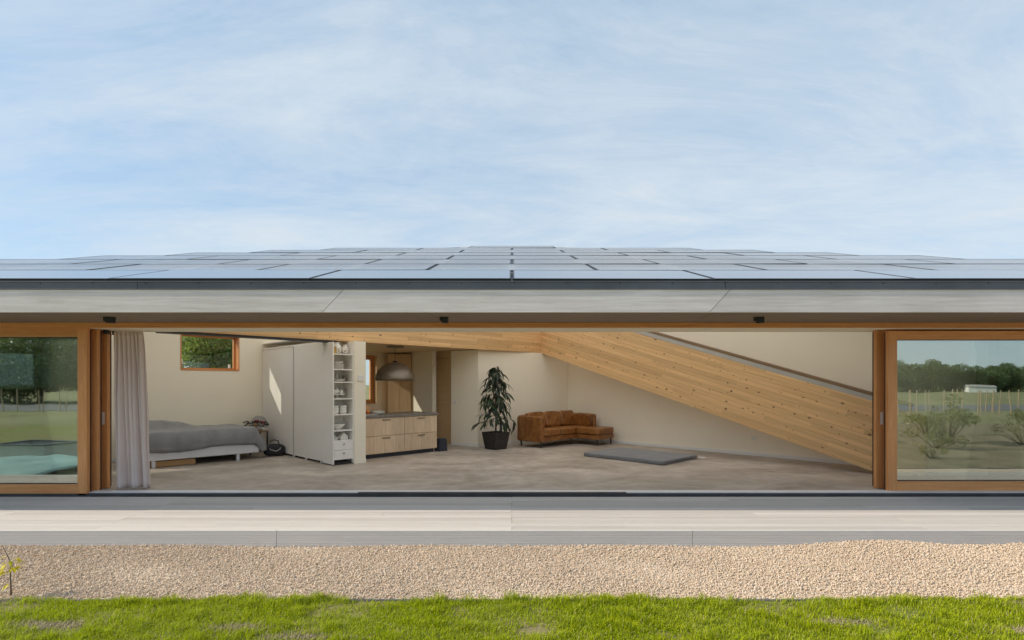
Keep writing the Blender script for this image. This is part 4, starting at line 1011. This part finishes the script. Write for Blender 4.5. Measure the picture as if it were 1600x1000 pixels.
def tree_meshes(h, rad, n, size, mat, seed, lo_=.30):
    rr = np.random.default_rng(seed); lobes = [(0, 0, h * (.72 if lo_ > .2 else .55), rad * .78)]
    for k in range(11):
        a = k * 2.4; z = h * rr.uniform(lo_, .92); q = rad * rr.uniform(.25, .72) * (1.15 - abs(z / h - .6))
        lobes.append((q * math.cos(a), q * math.sin(a), z, rad * rr.uniform(.28, .5)))
    tr = MB().tube([(0, 0, 0), (.05 * rad, 0, h * .3), (0, .04 * rad, h * .6), (0, 0, h * .85)], [.035 * h, .028 * h, .018 * h, .006 * h], 8)
    for k in range(1, 8):
        l = lobes[k]; tr.tube([(0, 0, h * .28 + .04 * h * k * .5), (l[0] * .6, l[1] * .6, l[2] * .85), l[:3]], [.014 * h, .009 * h, .004 * h], 6)
    return crown_mesh('crown', lobes, n, size, mat), tr.mesh('trunk', M['bark'], smooth=True)
def place_tree(name, meshes, x, y, s, rz, label, group):
    t_ = thing(name, (x, y, Z_FIELD), rz, label, 'tree', group); t_.matrix_basis = t_.matrix_basis @ Matrix.Scale(s, 4)
    link('crown', meshes[0], t_); link('trunk', meshes[1], t_)
near = [tree_meshes(7.5, 2.6, 9000, .13, M['treeleaf'], k) for k in range(2)]
for i, (x, y, s, lab) in enumerate(((-13.2, 23.5, .62, 'leafy green tree seen at the left in the bedroom window'), (-16.2, 24.5, .66, 'pale green tree at the far left behind the house'), (-10.8, 25.5, .62, 'broad green tree seen at the right in the bedroom window'), (-14.5, 27.0, .70, 'tall tree standing behind the other trees left of the house'), (-7.9, 24.5, .60, 'green tree seen through the kitchen window'))):
    place_tree('tree', near[i % 2], x, y, s, i * 1.3, lab, 'trees behind the house')
low = [tree_meshes(7.6, 4.6, 6000, .26, M['farleaf'], 10 + k, .06) for k in range(3)]
k = 0
for x in np.linspace(-180, 180, 150):
    place_tree('far_tree', low[k % 3], float(x + RNG.uniform(-2.5, 2.5)), float(-130 + RNG.uniform(-12, 12)), float(RNG.uniform(.66, .95)), float(RNG.uniform(0, 6)), 'dark green tree in the long row beyond the field', 'trees in the far row'); k += 1
hedge_l = [tree_meshes(4.2, 2.6, 12000, .075, M['farleaf'], 20, .08)]
for i, x in enumerate((-68, -62, -57, -52, -47, -42, -37, -31)):
    place_tree('hedge_tree', hedge_l[0], x, -38 - 3 * (i % 2), 2.1, i * 1.1, 'bushy tree of the dark thicket across the road', 'thicket across the road')
# thin stakes standing in rows by the road
skm = MB().tube([(0, 0, 0), (.0, 0, 1.55)], [.032, .028], 6).mesh('stake', M['stake'])
i = 0
for row, (x0, x1, y, n) in enumerate(((22, 56, -20, 44), (-58, -18, -20.5, 48), (18, 54, -17, 34))):
    for x in np.linspace(x0, x1, n):
        o = link('wooden_stake', skm, wframe=FR(float(x + RNG.uniform(-.5, .5)), float(y + RNG.uniform(-.6, .6)), Z_FIELD) @ Matrix.Rotation(RNG.normal(0, .04), 4, 'X'))
        tag(o, 'thin pale wooden stake standing in a row by the road', 'stake', 'stakes along the road')
shed = thing('shed', (114, -116, Z_FIELD), R(20), 'low white shed far across the field', 'shed')
part('wall', MB().box(-2.6, 2.6, -1.5, 1.5, 0, 1.3), M['white_trim'], shed); part('roof', MB().prism_yz([(-1.7, 1.302), (1.7, 1.302), (0, 1.75)], -2.75, 2.75), M['steel'], shed)
def shrub_meshes(seed):
    rr = np.random.default_rng(seed); lobes = []; st_ = MB()
    for k in range(16):
        a = rr.uniform(0, 6.28); q = rr.uniform(.1, 1.0); z = rr.uniform(.25, 1.15) * (1.1 - .45 * q); lobes.append((q * math.cos(a), q * math.sin(a) * .8, z, rr.uniform(.10, .26)))
        l = lobes[-1]; st_.tube([(l[0] * .15, l[1] * .15, 0), (l[0] * .6, l[1] * .6, z * .55), l[:3]], [.014, .010, .004], 5)
    return crown_mesh('foliage', lobes, 1500, .032, M['shrubleaf']), st_.mesh('stem', M['bark'], smooth=True)
sh_me = [shrub_meshes(30 + q) for q in range(3)]
for i, (x, y, s, lab) in enumerate(((12.2, .8, .85, 'olive shrub in the garden earth, nearest the deck'), (13.6, -.6, 1.15, 'tall olive shrub in the middle of the garden earth'), (11.3, -1.4, .7, 'small shrub beside the lawn edge'), (15.6, -.2, .8, 'loose olive shrub right of the tall one'), (17.9, -2.2, 1.05, 'olive shrub at the far right of the garden'), (15.2, -3.6, 1.1, 'olive shrub at the back of the garden'), (10.4, 2.9, .45, 'low shrub in the earth close to the gravel strip'))):
    t_ = thing('shrub', (x, y, -.25), i * 1.7, lab, 'shrub', 'shrubs in the garden earth'); t_.matrix_basis = t_.matrix_basis @ Matrix.Scale(s, 4)
    link('foliage', sh_me[i % 3][0], t_); link('stem', sh_me[i % 3][1], t_)
# planter box and tarpaulin at the left of the garden
pb = thing('planter_box', (-11.3, 3.1, -.22), R(8), 'pale open planter box with a grey rim on the lawn', 'planter')
for a in ((-.7, .7, -.45, -.41), (-.7, .7, .41, .45), (-.7, -.66, -.409, .409), (.66, .7, -.409, .409)): part('side_board', MB().box(*a, 0, .40), M['planter'], pb)
part('rim', MB().box(-.74, .74, -.49, -.40, .401, .43).box(-.74, .74, .40, .49, .401, .43).box(-.74, -.65, -.399, .399, .401, .43).box(.65, .74, -.399, .399, .401, .43), M['flash'], pb)
part('soil', MB().box(-.655, .655, -.405, .405, .02, .22), M['soil'], pb)
tp = MB(); n = 26
for j in range(n + 1):
    for i in range(n + 1):
        x = -1.9 + 3.4 * i / n; y = -1.3 + 2.6 * j / n; e = max(0, 1 - (x / 1.9) ** 2) * max(0, 1 - (y / 1.3) ** 2)
        tp.v.append((x, y, (.02 + .22 * e ** .6) + .07 * mnoise.noise(Vector((x * 2, y * 2, 3)))))
tp.f = [(j * (n + 1) + i, j * (n + 1) + i + 1, (j + 1) * (n + 1) + i + 1, (j + 1) * (n + 1) + i) for j in range(n) for i in range(n)]; tp.mi = [0] * len(tp.f)
o = part('tarpaulin', tp, M['tarp'], wframe=FR(-10.3, 4.75, -.2, 5), smooth=True); so = o.modifiers.new('thickness', 'SOLIDIFY'); so.thickness = .01
tag(o, 'teal green tarpaulin heaped over something on the gravel', 'tarpaulin')
